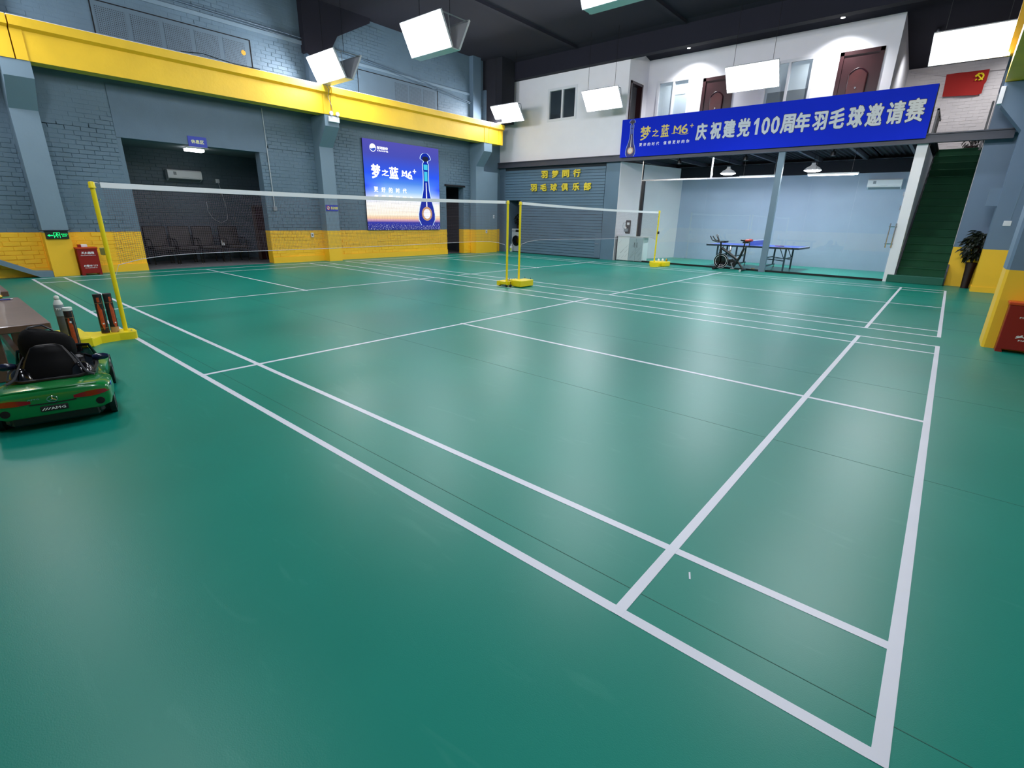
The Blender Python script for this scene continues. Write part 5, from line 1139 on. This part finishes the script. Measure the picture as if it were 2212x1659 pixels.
for s_ in (-1, 1): q.tube([(-5.13, by+s_*.05, .56), (-5.09, by+s_*.055, .235), (-5.17, by+s_*.06, .05)], .018, 6)
q.tube([(-4.68, by, .34), (-4.45, by, .05)], .025, 6); q.build('frame', 'black', K, True)
q = MB(); q.prism([(-5.0, .27), (-4.76, .30), (-4.68, .22), (-4.72, .08), (-4.9, .13)], (by+.03, by+.085), 'y'); q.build('chain_cover', 'black', K, True)
for x in (-5.18, -4.44):
    q = MB(); q.cyl((x, by-.24, .03), (x, by+.24, .03), .03, 10); q.build('stabiliser', 'black', K, True)
    for s_ in (-1, 1):
        q = MB(); q.cyl((x, by+s_*.24, .03), (x, by+s_*.262, .03), .032, 10); q.build('end_cap', 'chrome' if x > -5 and s_ < 0 else 'rubber', K, True)
q = MB(); q.cyl((-5.13, by, .55), (-5.15, by, .74), .022, 8); q.build('handlebar_post', 'black', K, True)
q = MB()
for s_ in (-1, 1): q.tube([(-5.0, by+s_*.16, .755), (-5.2, by+s_*.16, .76), (-5.36, by+s_*.12, .80), (-5.44, by+s_*.10, .91)], .015, 7)
q.tube([(-5.02, by-.16, .755), (-5.02, by+.16, .755)], .015, 7); q.tube([(-5.15, by-.16, .76), (-5.15, by+.16, .76)], .015, 7); q.build('handlebar', 'black', K, True)
q = MB(); q.rbox(-5.12, -4.98, by-.12, by+.12, .77, .79, .006); q.build('elbow_pad', 'black', K, True)
q = MB(); q.tube([(-5.2, by, .77), (-5.26, by, .88), (-5.28, by, .93)], .02, 6); q.build('display_mount', 'black', K, True)
q = MB(); q.lathe([(0, -.03), (.035, -.03), (.035, .03), (0, .03)], (-5.28, by, .93), 12, 'y'); q.build('display', 'greyp', K, True)
q = MB(); q.cyl((-4.52, by, .58), (-4.50, by, .77), .018, 8); q.cyl((-4.56, by, .77), (-4.40, by, .77), .018, 8); q.build('seat_post', 'black', K, True)
def saddle(pts, m):
    q = MB(); n = 12; vs = []
    for x, w_, z, t in pts:
        for k in range(n):
            a = 2*PI*k/n; vs.append((x, by+w_*math.cos(a), z+t*math.sin(a)))
    q.add(vs, [(i*n+k, i*n+(k+1) % n, (i+1)*n+(k+1) % n, (i+1)*n+k) for i in range(len(pts)-1) for k in range(n)]+[tuple(range(n)), tuple(range((len(pts)-1)*n, len(pts)*n))[::-1]], True); return q
s_ = saddle([(-4.62, .02, .83, .02), (-4.55, .035, .825, .03), (-4.49, .05, .82, .035)], 'b').build('saddle', 'black', K, True)
saddle([(-4.49, .05, .82, .035), (-4.43, .09, .825, .04), (-4.37, .115, .83, .04), (-4.32, .1, .835, .03)], 'r').build('saddle_cover', 'redseat', K, True)
q = MB(); q.cyl((-4.75, by-.12, .2), (-4.75, by+.12, .2), .015, 6); q.cyl((-4.75, by-.12, .2), (-4.68, by-.12, .06), .012, 6); q.cyl((-4.75, by+.12, .2), (-4.82, by+.12, .34), .012, 6); q.cbox((-4.68, by-.17, .06), (.09, .08, .02)); q.cbox((-4.82, by+.17, .34), (.09, .08, .02)); q.build('pedals', 'greyp', K, True)
q = MB(); q.lathe([(0, 0), (.03, 0), (.03, .12), (.012, .15), (.012, .17), (0, .17)], (-4.86, by, .50), 10); q.build('water_bottle', 'chrome', K, True)
r = thing('castor_block', 'small yellowish block on the floor behind the bike', 'block', (-4.35, 14.35, 0)); q = MB(); q.rbox(-.05, .05, -.03, .03, 0, .05, .008); q.build('body', 'tan', r)

# ================================================================== LAUNDRY NOOK, CABINET, HEATER
r = thing('washing_machine', 'silver front-loading washing machine in the nook behind the centre stand', 'washing machine', (-13.2, 14.3, 0))
q = MB(); q.rbox(-13.58, -13.03, 14.25, 14.8, .02, .88, .012); q.build('body', mat('washer_silver', '#a9b2b4', .35), r, True)
q = MB(); q.lathe([(.19, .0), (.2, -.03), (.16, -.045), (.15, -.02)], (-13.24, 14.25, .43), 28, 'y'); q.build('door_ring', 'black', r, True)
q = MB(); q.lathe([(0, -.035), (.1, -.03), (.15, -.015)], (-13.24, 14.25, .43), 28, 'y'); q.build('door_glass', 'gloss', r, True)
q = MB(); q.box(-13.28, -13.06, 14.242, 14.25, .76, .84); q.build('control_panel', 'black', r, True)
q = MB(); q.box(-13.50, -13.38, 14.24, 14.25, .78, .83); q.build('drawer', 'greyp', r, True)
q = MB(); q.lathe([(0, -.02), (.028, -.02), (.028, 0)], (-13.32, 14.25, .80), 14, 'y'); q.build('dial', 'greyp', r, True)
q = MB(); q.box(-13.61, -13.581, 14.25, 14.8, .0, .885); q.build('side_trim', 'whitep', r, True)
def leaf_mesh(L_, w_):
    q = MB(); q.add([(0, 0, 0), (L_*.35, -w_/2, .012), (L_*.7, -w_*.4, -.005), (L_, 0, -.05), (L_*.7, w_*.4, -.005), (L_*.35, w_/2, .012), (L_*.5, 0, -.01)], [(0, 1, 6), (1, 2, 6), (2, 3, 6), (3, 4, 6), (4, 5, 6), (5, 0, 6)]); return q
def plant(name, loc, lab, pot, n, rx, rz, zc, leafm, L_, w_, seed, stem=True):
    r = thing(name, lab, 'plant', loc); rnd = random.Random(seed)
    q = MB(); q.lathe(pot, n=20); q.build('pot', 'pot', r)
    first = None
    st_ = MB()
    for k in range(5): 
        a = k*1.3; st_.tube([(0, 0, pot[-1][1]-.02), (.04*math.cos(a), .04*math.sin(a), (pot[-1][1]+zc)/2), (rx*.4*math.cos(a), rx*.4*math.sin(a), zc)], .008, 5)
    st_.build('stem', 'pot', r)
    for k in range(n):
        a = rnd.uniform(0, 2*PI); ph = rnd.uniform(-1, 1); rr = math.sqrt(1-ph*ph)
        p = (rx*.75*rr*math.cos(a)*rnd.uniform(.35, 1), rx*.75*rr*math.sin(a)*rnd.uniform(.35, 1), zc+rz*.9*ph)
        if first is None: o = leaf_mesh(L_, w_).build('leaf', leafm, r); first = o
        else: o = first.copy(); COL.objects.link(o); o.parent = r
        o.location = p; o.rotation_euler = (rnd.uniform(-.5, .5), rnd.uniform(-.3, .9), a+rnd.uniform(-.4, .4)); s_ = rnd.uniform(.75, 1.15); o.scale = (s_, s_, s_)
    return r
plant('potted_plant', (-13.3, 14.45, .885), 'dark leafy potted plant standing on the washing machine', [(0, 0), (.07, 0), (.09, .12), (.08, .13)], 60, .19, .22, .36, 'leafdark', .13, .05, 2)
plant('potted_plant', (.29, 13.86, 0), 'dark green bushy plant in a tall dark pot between the stairs and the column', [(0, 0), (.07, 0), (.085, .4), (.10, .55), (.09, .56)], 230, .26, .32, .93, 'leaf', .17, .075, 4)
plant('potted_plant', (-.32, 17.9, 3.2), 'dark plant at the head of the stairs under the red flag', [(0, 0), (.1, 0), (.13, .16), (.11, .17)], 60, .24, .2, .32, 'leafdark', .14, .05, 6)
r = thing('detergent_bottle', 'white and green detergent bottle on the floor by the washing machine', 'bottle', (-13.42, 14.15, 0))
q = MB(); q.rbox(-.05, .05, -.04, .04, 0, .22, .015); q.build('body', 'whitep', r); q = MB(); q.box(-.045, .045, -.042, -.04, .04, .14); q.build('label_patch', mat('label_green', '#a8d040', .5), r)
q = MB(); q.lathe([(.02, .22), (.02, .30), (0, .3)], n=10); q.build('cap', 'whitep', r)
C_ = thing('sink_cabinet', 'marble patterned cabinet with two dark handles beside the glass wall', 'cabinet', (-8.1, 14.1, 0))
q = MB(); q.box(-8.60, -7.68, 13.97, 14.35, .02, .78); q.build('body', 'marble', C_, True)
for a, b, m_ in ((-8.58, -8.16, 'marble'), (-8.155, -7.92, 'marblegrey'), (-7.915, -7.68, 'marblegrey')):
    q = MB(); q.rbox(a, b, 13.955, 13.972, .03, .765, .003); dr = q.build('door' if m_ != 'marble' else 'side_panel', m_, C_, True)
    rnd = random.Random(int(a*100)); v = MB()
    for k in range(9):
        x = rnd.uniform(a, b-.08); z = rnd.uniform(.05, .6); l = min(rnd.uniform(.08, .2), b-x-.01)
        v.add([(x, 13.9545, z), (x+.006, 13.9545, z-.002), (x+l, 13.9545, z+l*1.1), (x+l-.003, 13.9545, z+l*1.1)], [(0, 1, 2, 3)])
    v.build('vein', 'vein', dr, True)
for x in (-7.96, -7.87):
    q = MB(); q.tube([(x, 13.955, .46), (x, 13.93, .46), (x, 13.93, .60), (x, 13.955, .60)], .006, 5); q.build('handle', 'black', C_, True)
q = MB(); q.box(-8.62, -8.60, 13.955, 14.35, 0, .80); q.build('edge_strip', 'printblack', C_, True)
q = MB(); q.rbox(-8.62, -7.50, 13.95, 14.36, .78, .80, .004); q.build('countertop', 'marble', C_, True)
r = thing('wall_telephone', 'dark grey wall unit with a shelf of small items above the marble cabinet', 'wall unit', (-8.3, 14.05, .87))
q = MB(); q.rbox(-.08, .10, -.06, .0, 0, .42, .02); q.build('body', mat('unit_dark_grey', '#4a4646', .4), r)
q = MB(); q.rbox(-.02, .07, -.066, -.058, .27, .35, .004); q.build('panel', 'whitep', r); q = MB(); q.rbox(-.09, .05, -.12, -.05, .06, .16, .01); q.build('holder', 'greyp', r)
q = MB(); q.tube([(-.12, 0, .1), (-.2, -.01, .2), (-.18, -.01, .33), (-.1, -.0, .35)], .005, 5); q.build('cable', 'greyp', r)
r = thing('bottle', 'small gold-topped soap bottle on the dark wall unit shelf', 'bottle', (-8.33, 13.95, .98)); q = MB(); q.lathe([(0, 0), (.02, 0), (.02, .09), (.008, .11)], n=12); q.build('body', 'sneaker', r); q = MB(); q.lathe([(.009, .11), (.009, .14), (0, .14)], n=10); q.build('cap', 'goldm', r)

# ================================================================== FLAG
r = thing('flag', 'red flag with a yellow hammer and sickle pinned on the white brick wall', 'flag', (-.86, 18.14, 4.7))
n, m_ = 16, 8; vs = []; 
for j in range(m_+1):
    for i in range(n+1):
        u, v = i/n, j/m_; x = -1.27+u*.875-(1-v)*(-.03)*(1-u)+(.0 if v > .4 else -.03*(u > .9)); z = 4.70+v*.54-.07*(1-v)*u*.8+.0; vs.append((x, 18.13+.012*math.sin(u*9+v*2), z+(.05*max(0, u-.85)*(1-v)*5)))
q = MB(); q.add(vs, [(j*(n+1)+i, j*(n+1)+i+1, (j+1)*(n+1)+i+1, (j+1)*(n+1)+i) for j in range(m_) for i in range(n)], True); q.build('cloth', 'flag', r, True)
cx, cz, yy = -.56, 5.085, 18.105
q = MB(); q.tube([(cx+.075*math.cos(a), yy, cz+.075*math.sin(a)) for a in [math.radians(t) for t in range(100, -110, -15)]], [.006]+[.019]*12+[.016], 5)
q.tube([(cx-.075, yy, cz-.08), (cx-.045, yy, cz-.05)], .014, 5); q.build('sickle', 'emblem', r, True)
q = MB(); q.tube([(cx+.075, yy-.002, cz-.085), (cx-.045, yy-.002, cz+.045)], .016, 5); q.tube([(cx-.085, yy-.002, cz+.01), (cx-.015, yy-.002, cz+.08)], .026, 5); q.build('hammer', 'emblem', r, True)
q = MB(); q.cyl((-2.1, 18.17, 5.42), (-1.27, 18.17, 5.22), .018, 6); q.cyl((-.4, 18.17, 5.22), (.1, 18.17, 5.2), .014, 6); o = q.build('wall_pipe', 'whitebrick'); tag(o, 'off-white pipe running along the upper wall at flag height', 'pipe')
# electric cables along the upper end wall
q = MB(); q.tube([(-13.85, -1, 5.62), (-13.85, 3, 5.55), (-13.85, 7, 5.50), (-13.85, 10, 5.3), (-13.8, 12.9, 4.95)], .012, 5); q.tube([(-13.85, -1, 5.57), (-13.85, 4, 5.5), (-13.85, 8, 5.4), (-13.8, 12.9, 4.92)], .010, 5)
o = q.build('wall_cable', 'grey'); tag(o, 'grey cables strung along the upper end wall', 'cable')
q = MB(); q.tube([(-13.12, 3.2, 4.41), (-13.1, 3.6, 4.46), (-13.1, 4.2, 4.40), (-13.12, 4.8, 4.41)], .008, 5); o = q.build('wall_cable', 'black'); tag(o, 'loose black cable lying on top of the long yellow beam', 'cable')
